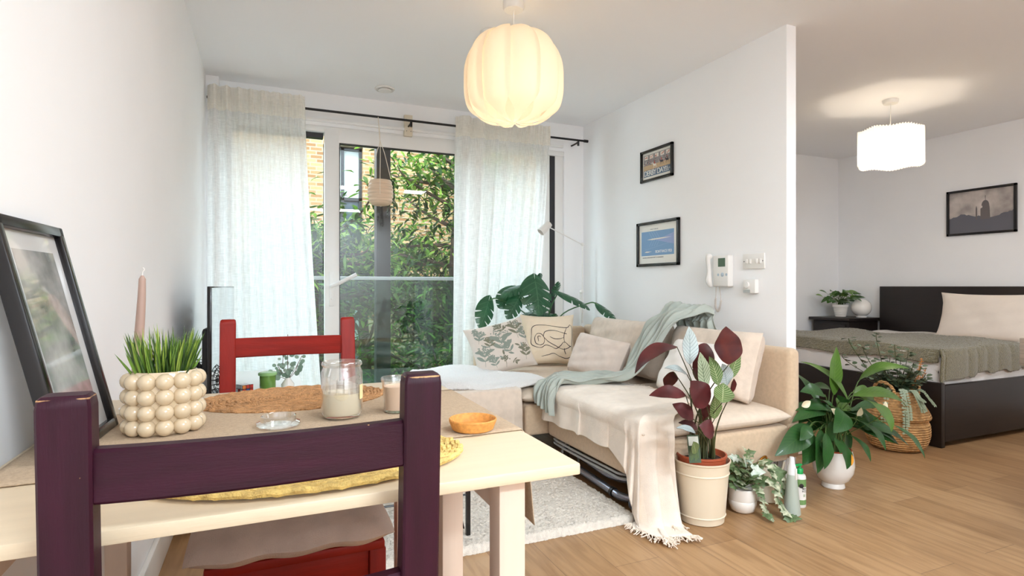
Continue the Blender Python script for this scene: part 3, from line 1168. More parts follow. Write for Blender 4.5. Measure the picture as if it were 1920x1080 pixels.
# bedroom picture on the headboard wall
yb0, yb1, zb0, zb1 = 3.135, 2.615, 1.447, 1.845
xw2 = XB - 0.001
t = thing('framed_photograph', (xw2, 2.875, 1.65), 'black-framed smoky grey photograph of a domed building above the bed', 'framed picture')
m_ = MB()
for a, b in (((yb1, zb0), (yb0, zb0 + .02)), ((yb1, zb1 - .02), (yb0, zb1)), ((yb1, zb0), (yb1 + .02, zb1)), ((yb0 - .02, zb0), (yb0, zb1))):
    m_.box((xw2 - .02, a[0], a[1]), (xw2, b[0], b[1]), bevel=.002)
m_.build('frame', M_blackframe, t)
M_smoke = mat('smoky_print', (214, 204, 198), 0.12, spec=0.6, col2=(140, 132, 128), vscale=5)
pb = MB()
xp = xw2 - .006
pb.box((xp - .001, yb1 + .018, zb0 + .018), (xp, yb0 - .018, zb1 - .018), 0)
A = dict(y0=yb0 - .02, y1=yb1 + .02, z0=zb0 + .02, z1=zb1 - .02)
sky = [(0, 0)]
rnd = random.Random(4)
for k in range(33):
    u = k / 32
    sky.append((u, .36 + .06 * sin(u * 7) + .05 * rnd.random() + (.04 if u > .75 else 0)))
sky.append((1, 0))
ppoly(sky, 1, .0004)
ppoly([(.50, .3), (.50, .56), (.53, .58), (.53, .62)] + [(.575 - .06 * cos(PI * k / 12), .62 + .13 * sin(PI * k / 12)) for k in range(13)] + [(.64, .58), (.65, .3)], 2, .0006)
ppoly([(.572, .74), (.570, .86), (.580, .86), (.578, .74)], 2, .0006)
ppoly([(.425, .3), (.425, .56), (.437, .64), (.45, .56), (.45, .3)], 2, .0006)
pb.build('print', [M_smoke, Mp('skyline_grey', (104, 104, 112), .15), Mp('dome_grey', (112, 106, 106), .15)], t, smooth=False)
# ------------------------------------------------------------------ dining table
TX0, TX1, TY0, TY1, TZ = XL + 0.006, 0.424, 0.727, 1.555, 0.74
tb = thing('dining_table', (0.03, 1.14, 0), 'whitewashed wooden dining table against the left wall', 'table')
MB().box((TX0, TY0, TZ - 0.017), (TX1, TY1, TZ), bevel=0.0025).build('tabletop', M_table, tb)
for x, y in ((0.331, 0.785), (0.331, 1.075), (0.331, 1.49), (-0.30, 0.785), (-0.30, 1.49)):
    MB().box((x - .021, y - .021, 0), (x + .021, y + .021, TZ - 0.0175), bevel=0.003).build('leg', M_tleg, tb)
MB().box((0.316, 0.808, 0.66), (0.346, 1.46, TZ - 0.018), bevel=0.002).build('rail', M_tleg, tb)
MB().box((-0.315, 0.808, 0.66), (-0.285, 1.46, TZ - 0.018), bevel=0.002).build('rail', M_tleg, tb)
MB().box((-0.28, 1.48, 0.66), (0.32, 1.51, TZ - 0.018), bevel=0.002).build('rail', M_tleg, tb)
m_ = MB()
m_.box((0.225, 0.80, 0.695), (0.306, 0.84, TZ - 0.018), bevel=0.002)
m_.build('bracket', M_tleg, tb)

# linen runner, hanging over the right end
rn = MB()


def frun(u, v):
    s = u * 0.945
    y = 0.93 + 0.43 * v + 0.004 * sin(u * 9)
    x = TX0 + 0.01 + s
    lim = TX1 + 0.002 - (TX0 + 0.01)
    z = TZ + 0.0022
    if s > lim:
        q = s - lim
        x = TX1 + 0.004 + 0.004 * (1 + sin(v * 9)) * min(1, q * 10) + .085 * q * (1 - v)
        z = TZ + 0.001 - q
    return V((x, y, z))


rn.grid(frun, 90, 20)
o = rn.build('table_runner', M_runner, solid=0.0016)
tag(o, 'tan linen runner lying along the dining table and hanging over its end', 'table runner')


def placemat(name, c, rx, ry, mt, label, edge=0.006):
    m3 = MB()
    N = 260
    turns = 13
    # braided spiral: rings of oval rope
    for k in range(turns):
        r0 = (k + 0.6) / turns
        pts = []
        n = 90
        for i in range(n + 1):
            a = 2 * PI * i / n
            w = 1 + 0.012 * sin(a * 37 + k)
            pts.append((c[0] + rx * r0 * w * cos(a), c[1] + ry * r0 * w * sin(a), c[2] + edge * 0.75 + 0.0012 * sin(a * (18 + k * 9))))
        m3.tube(pts, [rx / turns * 0.62 * (1 + 0.13 * sin(i * 2.1)) if False else edge * 0.75 * (1 + 0.12 * sin(i * 2.3)) for i in range(n + 1)], 6, cap=False)
        # flatten wide: second strand
        pts2 = [(c[0] + (p[0] - c[0]) * (1 - .45 / turns / r0), c[1] + (p[1] - c[1]) * (1 - .45 / turns / r0), p[2] - .0005) for p in pts]
        m3.tube(pts2, [edge * 0.75 * (1 + 0.12 * sin(i * 2.3 + 2)) for i in range(n + 1)], 6, cap=False)
    m3.lathe([(1.0, 0), (1.0, edge * .6), (0.001, edge * .6)], (0, 0, 0), 60)
    nn = 60 * 3
    for i in range(len(m3.v) - nn, len(m3.v)):
        p = m3.v[i]
        m3.v[i] = (c[0] + p[0] * rx * .985, c[1] + p[1] * ry * .985, c[2] + p[2] + .0005)
    o_ = m3.build(name, mt, loc=c)
    return tag(o_, label, 'placemat', 'woven oval placemats')


M_jute = mat('jute_braid', (196, 146, 98), 0.95, var=0.25, vscale=90, bump=0.8, bscale=260)
M_straw = mat('pale_straw_braid', (240, 204, 124), 0.9, var=0.22, vscale=70, bump=0.8, bscale=220)
placemat('oval_placemat', (0.058, 1.395, TZ + 0.0012), 0.205, 0.145, M_jute, 'brown jute oval placemat on the far side of the table', 0.005)
placemat('oval_placemat', (0.065, 0.868, TZ + 0.0032), 0.222, 0.124, M_straw, 'pale straw oval placemat behind the purple chair rail', 0.006)
# (the far mat rests on bare wood and on the edge of the runner)

# ------------------------------------------------------------------ chairs
def make_chair(name, cx, ytop, zt, w, face, mt, mtr, label, wid=0.044, dep=0.032, lean=0.05, seat=None, rails=(), fx=None, wear=False, yaw=0.0, cush=None):
    """face=+1: chair faces +Y (its back towards the camera); -1 faces the camera"""
    t_ = thing(name, (cx, ytop, 0), label, 'chair')
    parts = []
    RZ = Matrix.Translation((cx, ytop, 0)) @ Matrix.Rotation(yaw, 4, 'Z') @ Matrix.Translation((-cx, -ytop, 0))

    def put(m4, nm, mt_):
        for i, p in enumerate(m4.v):
            m4.v[i] = tuple(RZ @ V(p))
        return m4.build(nm, mt_, t_)
    sh = V((0, 0, 0))
    for s in (-1, 1):
        x = cx + s * w / 2
        m4 = MB()
        def ypost(z):
            # straight below the seat, leaning back above
            zz = max(0, z - 0.43) / (zt - 0.43)
            zb = max(0, 0.43 - z) / 0.43
            return ytop + face * (lean * (1 - zz)) - face * 0.035 * zb
        zs_ = [0, 0.2, 0.43, 0.6, 0.75, zt - 0.012, zt - 0.003, zt]
        vs, fs = [], []
        for i, z in enumerate(zs_):
            k = 1.0
            if z >= zt - 0.0035:
                k = 0.94
            if z >= zt:
                k = 0.80
            d = dep * (1.0 + 0.45 * (1 - z / zt))
            hw = wid / 2 * k
            hd = d / 2 * k
            yc = ypost(z)
            c_ = min(hw, hd) * 0.16
            ring = [(-hw + c_, -hd), (hw - c_, -hd), (hw, -hd + c_), (hw, hd - c_), (hw - c_, hd), (-hw + c_, hd), (-hw, hd - c_), (-hw, -hd + c_)]
            vs += [(x + a, yc + b, z) for a, b in ring]
        n = len(zs_)
        for i in range(n - 1):
            for q in range(8):
                fs.append((i * 8 + q, i * 8 + (q + 1) % 8, (i + 1) * 8 + (q + 1) % 8, (i + 1) * 8 + q))
        fs.append(tuple(range(8))[::-1])
        fs.append(tuple((n - 1) * 8 + q for q in range(8)))
        m4.add(vs, fs)
        o_ = put(m4, 'back_leg', mt)
        parts.append(o_)
        if wear:
            wear_attr(o_, lambda co: 1.0 if zt - 0.0045 < co.z < zt - 0.001 else (0.1 if co.z >= zt - 0.001 else 0.0))
    for z0, z1 in rails:
        m4 = MB()
        zc = (z0 + z1) / 2
        zz = max(0, zc - 0.43) / (zt - 0.43)
        yc = ytop + face * lean * (1 - zz)
        hx = w / 2 - wid / 2 + 0.001
        th_ = 0.020

        def fr(u, v, yc=yc, z0=z0, z1=z1):
            # rounded cross-section loop
            a = u * 2 - 1
            bow = -face * 0.012 * (1 - a * a)
            loop = [(-.5, -.42), (-.42, -.5), (.42, -.5), (.5, -.42), (.5, .42), (.42, .5), (-.42, .5), (-.5, .42)]
            l_ = loop[int(round(v * 8)) % 8]
            ed = 0.003
            yy = (th_ / 2) * (1 if l_[0] > 0 else -1) - (0.003 if abs(l_[0]) < .5 else 0) * (1 if l_[0] > 0 else -1)
            zz_ = (z1 - z0) / 2 * (1 if l_[1] > 0 else -1) - (0.003 if abs(l_[1]) < .5 else 0) * (1 if l_[1] > 0 else -1)
            return V((cx + a * hx, yc + bow + yy, zc + zz_))
        m4.grid(fr, 24, 8)
        o_ = put(m4, 'back_rail', mtr)
        if wear:
            me_ = o_.data
            at = me_.attributes.new('wear', 'FLOAT', 'POINT')
            for i, v in enumerate(me_.vertices):
                at.data[i].value = 0.93 if v.co.z + 0 > z1 - 0.0045 and (v.co.y) * face < (yc - ytop) * face - 0.004 else 0.0
    if seat:
        sy0, sy1, sz = seat
        m4 = MB().box((cx - w / 2 - 0.015, min(sy0, sy1), sz - 0.022), (cx + w / 2 + 0.015, max(sy0, sy1), sz), bevel=0.005)
        put(m4, 'seat', mtr)
        fy = sy1
        fy2 = fy - face * 0.028
        for s in (-1, 1):
            m4 = MB().box((cx + s * (w / 2) - .019, fy2 - .019, 0), (cx + s * (w / 2) + .019, fy2 + .019, sz - .0225), bevel=0.003)
            put(m4, 'front_leg', mt)
        m4 = MB().box((cx - w / 2 + 0.02, fy2 - 0.010, sz - 0.085), (cx + w / 2 - 0.02, fy2 + 0.010, sz - .0225), bevel=0.002)
        put(m4, 'apron', mtr)
        for s in (-1, 1):
            a_ = sorted((fy2 - face * .02, sy0 + face * .01))
            m4 = MB().box((cx + s * w / 2 - 0.010, a_[0], sz - 0.08), (cx + s * w / 2 + 0.010, a_[1], sz - .0225), bevel=0.002)
            put(m4, 'side_rail', mtr)
            m4 = MB().box((cx + s * w / 2 - 0.009, a_[0], 0.17), (cx + s * w / 2 + 0.009, a_[1], 0.20), bevel=0.002)
            put(m4, 'stretcher', mtr)
    return t_


M_purp = purple_mat('purple_painted_wood', (10, 10, 0.8))
M_purpr = purple_mat('purple_painted_rail', (0.8, 10, 10))
pc = make_chair('dining_chair', -0.003, 0.668, 0.897, 0.345, 1, M_purp, M_purpr, 'dark purple painted dining chair with worn edges, nearest the camera', lean=0.030, dep=0.03,
                seat=(0.70, 1.05, 0.45), rails=((0.788, 0.842), (0.600, 0.658)), wear=True)
rc = make_chair('dining_chair', 0.067, 1.915, 0.900, 0.348, -1, M_red, M_redrail, 'brick red painted dining chair across the table, near the window', lean=0.055, dep=0.03, wid=0.043,
                seat=(1.875, 1.345, 0.405), rails=((0.785, 0.843), (0.60, 0.65)))

# seat pad on the red chair
sp = MB()


def fpad(sd):
    def f(u, v):
        a, b = u * 2 - 1, v * 2 - 1
        e = max(0, (1 - abs(a) ** 4)) * max(0, (1 - abs(b) ** 4))
        th_ = 0.036 * e ** 0.32 * (1 - 0.25 * math.exp(-((a * a + b * b) * 9)))
        wr = 0.003 * sin(a * 17 + b * 3) * (abs(b) ** 3) * e
        k = 0.008 * sin(a * 10 + b * 2)
        return V((0.058 + a * 0.215, 1.575 + b * 0.265 + k, 0.442 + sd * (th_ + wr) - 0.012 * abs(b) ** 8 * (b < 0)))
    return f


sp.grid(fpad(1), 36, 36)
f2 = fpad(-1)
sp.grid(lambda u, v: f2(1 - u, v), 36, 36)
o = sp.build('seat_pad', mat('greige_seat_pad', (204, 184, 172), 0.9, var=0.06, vscale=20, bump=0.3, bscale=300), angle=80)
tag(o, 'greige tufted seat pad tied on the red dining chair', 'seat pad')

# ------------------------------------------------------------------ things on the table
# bubble planter with artificial grass
bx, by = -0.167, 1.172
bp_ = thing('bubble_planter', (bx, by, TZ + .003), 'glossy beige bubble planter holding green grass on the table', 'planter')
m_ = MB().lathe([(0.040, 0.0), (0.044, 0.004), (0.046, 0.05), (0.046, 0.106), (0.044, 0.109), (0.041, 0.106), (0.040, 0.09), (0.001, 0.088)], (bx, by, TZ + .003), 44, sx=1.12, sy=0.92)
for row in range(4):
    for k in range(12):
        a = 2 * PI * (k + 0.25) / 12
        m_.sphere((bx + 0.0465 * 1.12 * cos(a), by + 0.0465 * 0.92 * sin(a), TZ + 0.0175 + row * 0.0262), 0.0145, 9)
m_.build('pot', M_cerbeige, bp_, angle=60)
M_grass = [mat('grass_blade', (96, 128, 44), 0.5, var=0.3, vscale=20), mat('grass_blade_light', (150, 170, 72), 0.5, var=0.2, vscale=20), mat('grass_blade_dark', (52, 80, 34), 0.5, var=0.2)]
m_ = MB()
rnd = random.Random(21)
for k in range(330):
    a, r = rnd.uniform(0, 2 * PI), 0.036 * math.sqrt(rnd.random())
    b0 = V((bx + r * 1.1 * cos(a), by + r * .9 * sin(a), TZ + .09))
    out = r / 0.036
    L = rnd.uniform(0.045, 0.108) * (1 - 0.12 * out)
    if rnd.random() < 0.05:
        out *= 2.6
    d = V((cos(a) * out * 0.30 + rnd.uniform(-.16, .16), sin(a) * out * 0.30 + rnd.uniform(-.16, .16), 1)).normalized()
    leaf(m_, b0, b0 + d * L, 0.0052, (d.y, -d.x, .2), rnd.uniform(-.06, .06), .5, 'lance', 5, rnd.choice((0, 0, 1, 2)), cols=1)
m_.build('grass', M_grass, bp_)

# taper candle in a glass holder
kx, ky = -0.252, 1.405
cd = thing('taper_candle', (kx, ky, TZ), 'dusty pink taper candle in a glass holder by the wall', 'candle')
MB().lathe([(0.001, 0.0), (0.028, 0.001), (0.030, 0.006), (0.016, 0.012), (0.014, 0.03), (0.017, 0.032), (0.017, 0.034), (0.0115, 0.034), (0.0115, 0.014), (0.001, 0.013)], (kx, ky, TZ + .001), 30).build('holder', M_clear, cd)
tp = cr([(kx, ky, TZ + .017), (kx + .004, ky + .001, TZ + .12), (kx + .010, ky, TZ + .22), (kx + .012, ky, TZ + .283)], 8)
n = len(tp)
MB().tube(tp, [0.0108 - 0.0048 * (i / n) ** 1.2 if i < n - 1 else 0.0025 for i in range(n)], 16).build('wax', mat('dusty_pink_wax', (180, 150, 136), 0.5), cd)
MB().tube(cr([tp[-1] - V((0, 0, .002)), tp[-1] + V((0.001, 0, .008)), tp[-1] + V((0.004, 0, .012)), tp[-1] + V((0.001, 0, .017))], 4), 0.0008, 5).build('wick', M_white, cd)

# leaning framed print on the table
o0 = V((-0.262, 1.262, TZ + .001))
xd = V((0.04, 1.0, 0)).normalized()
ud = V((-0.085, 0.012, 0.354)).normalized()
ud = (ud - xd * ud.dot(xd)).normalized()
nd = xd.cross(ud)
if nd.x < 0:
    nd = -nd
FWD_, FH_ = 0.25, 0.372
t = thing('leaning_frame', o0, 'black-framed glazed print leaning on the wall at the table edge', 'framed picture')
Mf = basis(o0, xd, ud, nd)
# make a right-handed frame for boxes: local x along frame from far corner back towards the camera is negative
m_ = MB()
wd = 0.017
for a, b in (((-FWD_, 0), (0, wd)), ((-FWD_, FH_ - wd), (0, FH_)), ((-FWD_, 0), (-FWD_ + wd, FH_)), ((-wd, 0), (0, FH_))):
    m_.box((a[0], a[1], -0.012), (b[0], b[1], 0.010), bevel=0.002, M=Mf)
m_.build('frame', M_blackframe, t)
M_bwprint = mat('pale_grey_print', (206, 204, 202), 0.06, spec=0.9, col2=(120, 124, 122), vscale=9, coat=1.0)
MB().box((-FWD_ + wd, wd, -0.004), (-wd, FH_ - wd, -0.001), M=Mf).build('mount', mat('white_mount', (232, 230, 228), 0.05, spec=0.8, coat=1.0), t, smooth=False)
MB().box((-FWD_ + wd + .03, wd + .03, -0.002), (-wd - .03, FH_ - wd - .03, 0.0), M=Mf).build('print', M_bwprint, t, smooth=False)

# glass jar candle
jx, jy = 0.136, 1.160
JZ = TZ + .0042
jr = thing('glass_jar_candle', (jx, jy, JZ), 'large clear glass jar candle half burned, lid off, mid table', 'candle')
MB().lathe([(0.030, 0.0), (0.037, 0.003), (0.0395, 0.010), (0.0395, 0.088), (0.036, 0.096), (0.0355, 0.099), (0.0385, 0.102), (0.0385, 0.107), (0.0365, 0.109), (0.0340, 0.107), (0.034, 0.096), (0.0372, 0.087), (0.0372, 0.012), (0.034, 0.006), (0.001, 0.006)], (jx, jy, JZ), 48).build('jar', M_clear, jr, angle=50)
M_wax = mat('cream_wax', (250, 236, 208), 0.45)
MB().lathe([(0.001, .0066), (0.034, 0.0066), (0.0366, 0.012), (0.0366, 0.048), (0.034, .046), (0.001, 0.044)], (jx, jy, JZ), 40).build('wax', M_wax, jr)
# smeared residue band on the inner wall
M_film = sheer_mat('waxy_film', (236, 230, 224), 0.45, 0.5)


def ffilm(u, v):
    a = u * 2 * PI
    return V((jx + .0368 * cos(a), jy + .0368 * sin(a), JZ + .048 + v * (0.022 + .006 * sin(a * 3))))


MB().grid(ffilm, 40, 3, cu=True).build('wax_residue', M_film, jr)
LBM = mat('cream_label', (236, 214, 160), 0.6)
MB().grid(lambda u, v: V((jx + .0399 * cos(-.15 - u * .55), jy + .0399 * sin(-.15 - u * .55), JZ + .036 + .028 * v)), 8, 1).build('label', LBM, jr)

# its glass lid
gl = MB().lathe([(0.001, 0.004), (0.024, 0.004), (0.0255, 0.006), (0.027, 0.018), (0.0285, 0.020), (0.0305, 0.019), (0.031, 0.010), (0.0375, 0.007), (0.0385, 0.004), (0.036, 0.001), (0.027, 0.0), (0.001, 0.0)], (0.020, 1.128, TZ + .0042), 44)
o = gl.build('jar_lid', M_clear, loc=(0.020, 1.128, TZ + .0042))
tag(o, 'round clear glass jar lid lying on the runner', 'lid')
# pink candle tumbler
tx, ty = 0.246, 1.165
TZ2 = TZ + .0042
tm = thing('candle_tumbler', (tx, ty, TZ2), 'blush pink candle in a clear tumbler behind the purple chair post', 'candle')
MB().lathe([(0.024, 0), (0.026, 0.002), (0.030, 0.058), (0.0325, 0.064), (0.033, 0.068), (0.0315, 0.070), (0.0300, 0.066), (0.0285, 0.058), (0.0245, 0.005), (0.001, 0.004)], (tx, ty, TZ2), 40).build('glass', M_clear, tm, angle=60)
MB().lathe([(0.001, .0046), (0.0240, 0.0052), (0.0278, 0.052), (0.026, .0505), (0.001, .0505)], (tx, ty, TZ2), 40).build('wax', mat('blush_wax', (248, 212, 184), 0.5), tm)
# cork dish
dx_, dy_ = 0.339, 0.962
dish = MB().lathe([(0.001, 0.0), (0.033, 0.0), (0.037, 0.002), (0.0425, 0.016), (0.0428, 0.019), (0.0415, 0.0205), (0.039, 0.019), (0.034, 0.006), (0.001, 0.005)], (dx_, dy_, TZ + .0042), 48)
o = dish.build('cork_dish', mat('orange_cork', (206, 142, 70), 0.7, var=0.16, vscale=160), loc=(dx_, dy_, TZ + .0042))
tag(o, 'round orange-brown cork dish at the right end of the table', 'dish')

# ------------------------------------------------------------------ black wire side stand behind the table
ws = thing('wire_side_table', (0.5, 2.2, 0.03), 'thin black metal side table legs standing on the rug under the table', 'side table')
lg = []
for x, y in ((0.375, 2.10), (0.72, 2.10), (0.375, 2.42), (0.72, 2.42)):
    MB().box((x - .008, y - .008, 0.032), (x + .008, y + .008, 0.42), bevel=.001).build('leg', M_black, ws)
MB().tube([(0.375, 2.10, .19), (0.72, 2.10, .19)], 0.004, 8).tube([(0.375, 2.42, .19), (0.72, 2.42, .19)], 0.004, 8).tube([(0.375, 2.10, .19), (0.375, 2.42, .19)], 0.004, 8).build('cross_bar', M_black, ws)
MB().tube([(0.385, 2.42, .40), (0.385, 2.12, .05)], 0.003, 6).tube([(0.71, 2.42, .40), (0.71, 2.12, .05)], 0.003, 6).build('diagonal_rod', M_black, ws)
MB().box((0.355, 2.08, 0.42), (0.74, 2.44, 0.435), bevel=.002).build('top', M_black, ws)

# ------------------------------------------------------------------ television and low unit
un = thing('media_unit', (-0.08, 3.28, 0), 'low white media unit along the left wall below the curtain', 'media unit')
MB().box((XL + .02, 2.62, 0.06), (0.17, 3.95, 0.44), bevel=.004).build('body', M_trim, un)
MB().box((XL + .02, 2.61, 0.442), (0.18, 3.96, 0.465), bevel=.003).build('top', M_trim, un)
MB().box((XL + .05, 2.66, 0.0), (0.12, 3.91, 0.058)).build('plinth', M_dark, un, smooth=False)
for k in range(3):
    y = 2.64 + k * .436
    d_ = MB().box((0.171, y, 0.075), (0.188, y + .420, 0.43), bevel=.002).build('door', M_trim, un)
    MB().box((0.188, y + .23, 0.40), (0.196, y + .28, 0.408), bevel=.001).build('handle', M_greyp, d_)
tv = thing('television', (-0.19, 3.1, 0.467), 'black flat television seen almost edge-on beside the left curtain', 'television')
TVM = Matrix.Translation((-0.210, 2.65, 0)) @ Matrix.Rotation(math.radians(-2.4), 4, 'Z')
MB().box((-0.016, 0, 0.46), (0.0, 0.94, 1.0), bevel=.002, M=TVM).build('bezel', mat('gloss_black_bezel', (18, 17, 19), 0.15), tv)
MB().box((0.0002, 0.006, 0.475), (0.001, 0.934, 0.994), M=TVM).build('screen', mat('dark_reflective_screen', (10, 10, 12), 0.05, spec=1.0, coat=1.0), tv, smooth=False)
MB().box((-0.05, 0.10, 0.50), (-0.016, 0.86, 0.82), bevel=.015, M=TVM).build('back_housing', mat('tv_back', (26, 26, 28), 0.5), tv)
MB().box((-0.09, 0.34, 0.467), (0.08, 0.60, 0.479), bevel=.003, M=TVM).box((-0.03, 0.43, 0.479), (-0.012, 0.51, 0.55), bevel=.003, M=TVM).build('stand', M_black, tv)

# desk fan behind the television
fx_, fy_ = -0.225, 1.84
fn_ = thing('desk_fan', (-0.272, 2.78, 0.467), 'black caged desk fan with grey motor housing behind the television', 'fan')
FC = V((-0.268, 2.80, 0.585))
ax = V((0.25, -1, 0.1)).normalized()
Mfan = basis(FC, ax.cross(V((0, 0, 1))), V((0, 0, 1)), ax)
m_ = MB()
for r in (0.03, 0.05, 0.07, 0.085, 0.098):
    m_.tube([Mfan @ V((r * cos(2 * PI * i / 36), r * sin(2 * PI * i / 36), 0.022 * (1 - r / .1))) for i in range(37)], 0.0016, 5, cap=False)
    m_.tube([Mfan @ V((r * cos(2 * PI * i / 36), r * sin(2 * PI * i / 36), -0.04 - 0.022 * (1 - r / .1))) for i in range(37)], 0.0016, 5, cap=False)
for k in range(28):
    a = 2 * PI * k / 28
    m_.tube([Mfan @ V((r * cos(a), r * sin(a), z)) for r, z in ((.02, .02), (.07, .012), (.098, 0), (.1, -.02), (.098, -.04), (.02, -.06))], 0.0016, 5)
m_.build('cage', M_black, fn_)
m_ = MB()
for k in range(4):
    a = PI / 2 * k
    leaf(m_, Mfan @ V((.015 * cos(a), .015 * sin(a), -.02)), Mfan @ V((.085 * cos(a), .085 * sin(a), -.02)), .055, tuple(ax + V((0, 0, .4))), 0, .2, 'oval', 5)
m_.build('blade', M_dark, fn_, solid=.002)
m_ = MB().lathe([(0.001, .03), (0.032, .03), (0.036, .036), (0.036, .075), (0.03, .085), (0.001, .088)], (0, 0, 0), 28, M=Mfan)
m_.build('motor_housing', M_greyp, fn_)
m_ = MB().tube([Mfan @ V((0, 0, .05)), FC + V((.0, -.03, -.10)), V((FC.x, FC.y, 0.45))], 0.009, 10)
m_.lathe([(0.07, 0), (0.07, .008), (0.03, .014), (0.001, .015)], (FC.x, FC.y, 0.467), 30)
m_.build('stand', M_greyp, fn_)

# puzzle cube, green candle, soap box, eucalyptus on the unit
US = 0.467
rb = thing('puzzle_cube', (-0.105, 3.22, US), 'small scrambled puzzle cube on the low unit beside the green candle', 'puzzle cube')
RM_ = Matrix.Translation((-0.098, 3.05, US + .0295)) @ Matrix.Rotation(0.55, 4, 'Z')
MB().box((-.0285, -.0285, -.0285), (.0285, .0285, .0285), bevel=.003, M=RM_).build('body', M_black, rb)
cm = [mat('tile_%s' % n, c, .4) for n, c in (('white', (236, 236, 236)), ('red', (178, 50, 40)), ('blue', (40, 78, 150)), ('orange', (222, 128, 50)), ('green', (60, 140, 80)))]
rnd = random.Random(2)
m_ = MB()
for ax_ in range(3):
    for s in ((-1, 1) if ax_ < 2 else (1,)):
        for i in range(3):
            for j in range(3):
                c_ = [0, 0, 0]
                c_[ax_] = s * .0287
                o1, o2 = [q for q in range(3) if q != ax_]
                c_[o1] = (i - 1) * .0188
                c_[o2] = (j - 1) * .0188
                lo3, hi3 = list(c_), list(c_)
                for q in range(3):
                    e = .0004 if q == ax_ else .0078
                    lo3[q] -= e
                    hi3[q] += e
                col_ = 0 if ax_ == 2 or (ax_ == 0 and rnd.random() < .75) else rnd.choice((0, 1, 1, 3, 2, 1))
                m_.box(lo3, hi3, col_, M=RM_)
m_.build('tiles', cm, rb, smooth=False)
gx, gy = 0.005, 3.12
gc = thing('green_candle', (gx, gy, US), 'green glass candle with pale green lid on the low unit', 'candle')
MB().lathe([(0.044, 0), (0.046, .003), (0.046, .006), (.001, .006)], (gx, gy, US), 30).build('wooden_coaster', M_runner, gc)
MB().lathe([(0.036, .0065), (0.038, .010), (0.038, .085), (0.001, .085)], (gx, gy, US), 36).build('jar', mat('green_glass_candle', (104, 146, 62), 0.15, coat=.5), gc)
MB().lathe([(0.044, .086), (0.045, .090), (0.044, .098), (0.040, .101), (0.001, .1015)], (gx, gy, US), 36).build('lid', mat('pale_green_lid', (150, 196, 128), 0.25), gc)
bb = MB().box((-.048, -.03, 0), (.048, .03, .03), bevel=.008, M=Matrix.Translation((-0.015, 2.98, US)) @ Matrix.Rotation(-.15, 4, 'Z'))
o = bb.build('trinket_box', M_plastic, loc=(-0.015, 2.98, US))
tag(o, 'small white rounded box in front of the green candle', 'box')
ex, ey = 0.10, 3.15
eu = thing('eucalyptus_vase', (ex, ey, US), 'eucalyptus sprigs in a small white vase on the low unit', 'vase')
MB().lathe([(0.02, 0), (0.03, .004), (0.032, .03), (0.014, .055), (0.012, .062), (0.010, .062), (0.010, .05), (.001, .048)], (ex, ey, US), 28).build('vase', M_gcer, eu)
m_ = MB()
ml_ = MB()
rnd = random.Random(9)
M_euc = [mat('eucalyptus_leaf', (124, 148, 130), 0.6, var=.15), mat('eucalyptus_leaf_light', (160, 180, 164), 0.6)]
for tipx, tipz, bend in ((0.0, .285, .0), (-.05, .13, -.02), (.05, .13, .03), (-.02, .20, -.03), (.07, .17, .02), (-.07, .09, -.02)):
    pts = cr([(ex, ey, US + .05), (ex + tipx * .4 + bend * .5, ey, US + .05 + (tipz - .05) * .5), (ex + tipx, ey + rnd.uniform(-.02, .02), US + tipz)], 8)
    m_.tube(pts, 0.0015, 5)
    for i in range(5, len(pts), 3):
        for s in (-1, 1):
            d = V((s, rnd.uniform(-.5, .5), rnd.uniform(.0, .7))).normalized()
            q = pts[i] + d * .010
            sz = rnd.uniform(.022, .040) * (1 - .4 * i / len(pts))
            leaf(ml_, q, q + d * sz, sz * .85, (0, -1, .5), .0, .06, 'round', 6, rnd.choice((0, 0, 1)))
m_.build('stems', mat('brown_twig', (108, 84, 70), .7), eu)
ml_.build('leaves', M_euc, eu)
# ------------------------------------------------------------------ rug
def frug(u, v):
    x = 0.22 + 1.235 * u
    y = 2.0 + 1.0 * v
    e = min(u * 1.235, (1 - u) * 1.235, v * 1.0, (1 - v) * 1.0)
    z = 0.030 * min(1, (e / 0.016)) ** 0.5 if e < 0.016 else 0.030
    z += (random.random() - 0.5) * 0.009 if e > 0.002 else -0.0
    jx_, jy_ = (random.random() - .5) * .007, (random.random() - .5) * .007
    return V((x + jx_, y + jy_, max(0.001, z)))


o = MB().grid(frug, 210, 170).build('shaggy_rug', mat('white_shag', (236, 228, 216), 1.0, var=.08, vscale=60, bump=.6, bscale=300), loc=(0.8, 2.4, 0.001), angle=180)
tag(o, 'cream shaggy rug on the floor between the dining table and sofa', 'rug')

# ------------------------------------------------------------------ sofa
SX0, SX1, SXB = 1.45, 2.30, 2.38
SYN, SYC, SYF = 1.97, 2.86, 3.93
ZB0, ZB1, ZS = 0.165, 0.335, 0.425
sf = thing('corner_sofa', (1.9, 2.9, 0), 'beige linen L-shaped corner sofa along the right wall and window', 'sofa')
MB().box((SX0, SYN, ZB0), (SX1 + .0, 2.855, ZB1), bevel=.02, seg=3).build('base', M_linen, sf)
MB().box((1.32, 2.865, ZB0), (SX1, SYF - .08, ZB1), bevel=.02, seg=3).build('base', M_linen, sf)
MB().box((0.87, 2.865, ZB0 - .0), (1.31, SYF - .10, ZB1), bevel=.02, seg=3).build('base', M_linen, sf)
MB().box((SX1 + .004, SYN, ZB0), (SXB, SYF, .70), bevel=.032, seg=4).build('backrest', M_linen, sf)
MB().box((1.38, SYF - .075, ZB0), (SX1 - .004, SYF, .69), bevel=.03, seg=4).build('backrest', M_linen, sf)


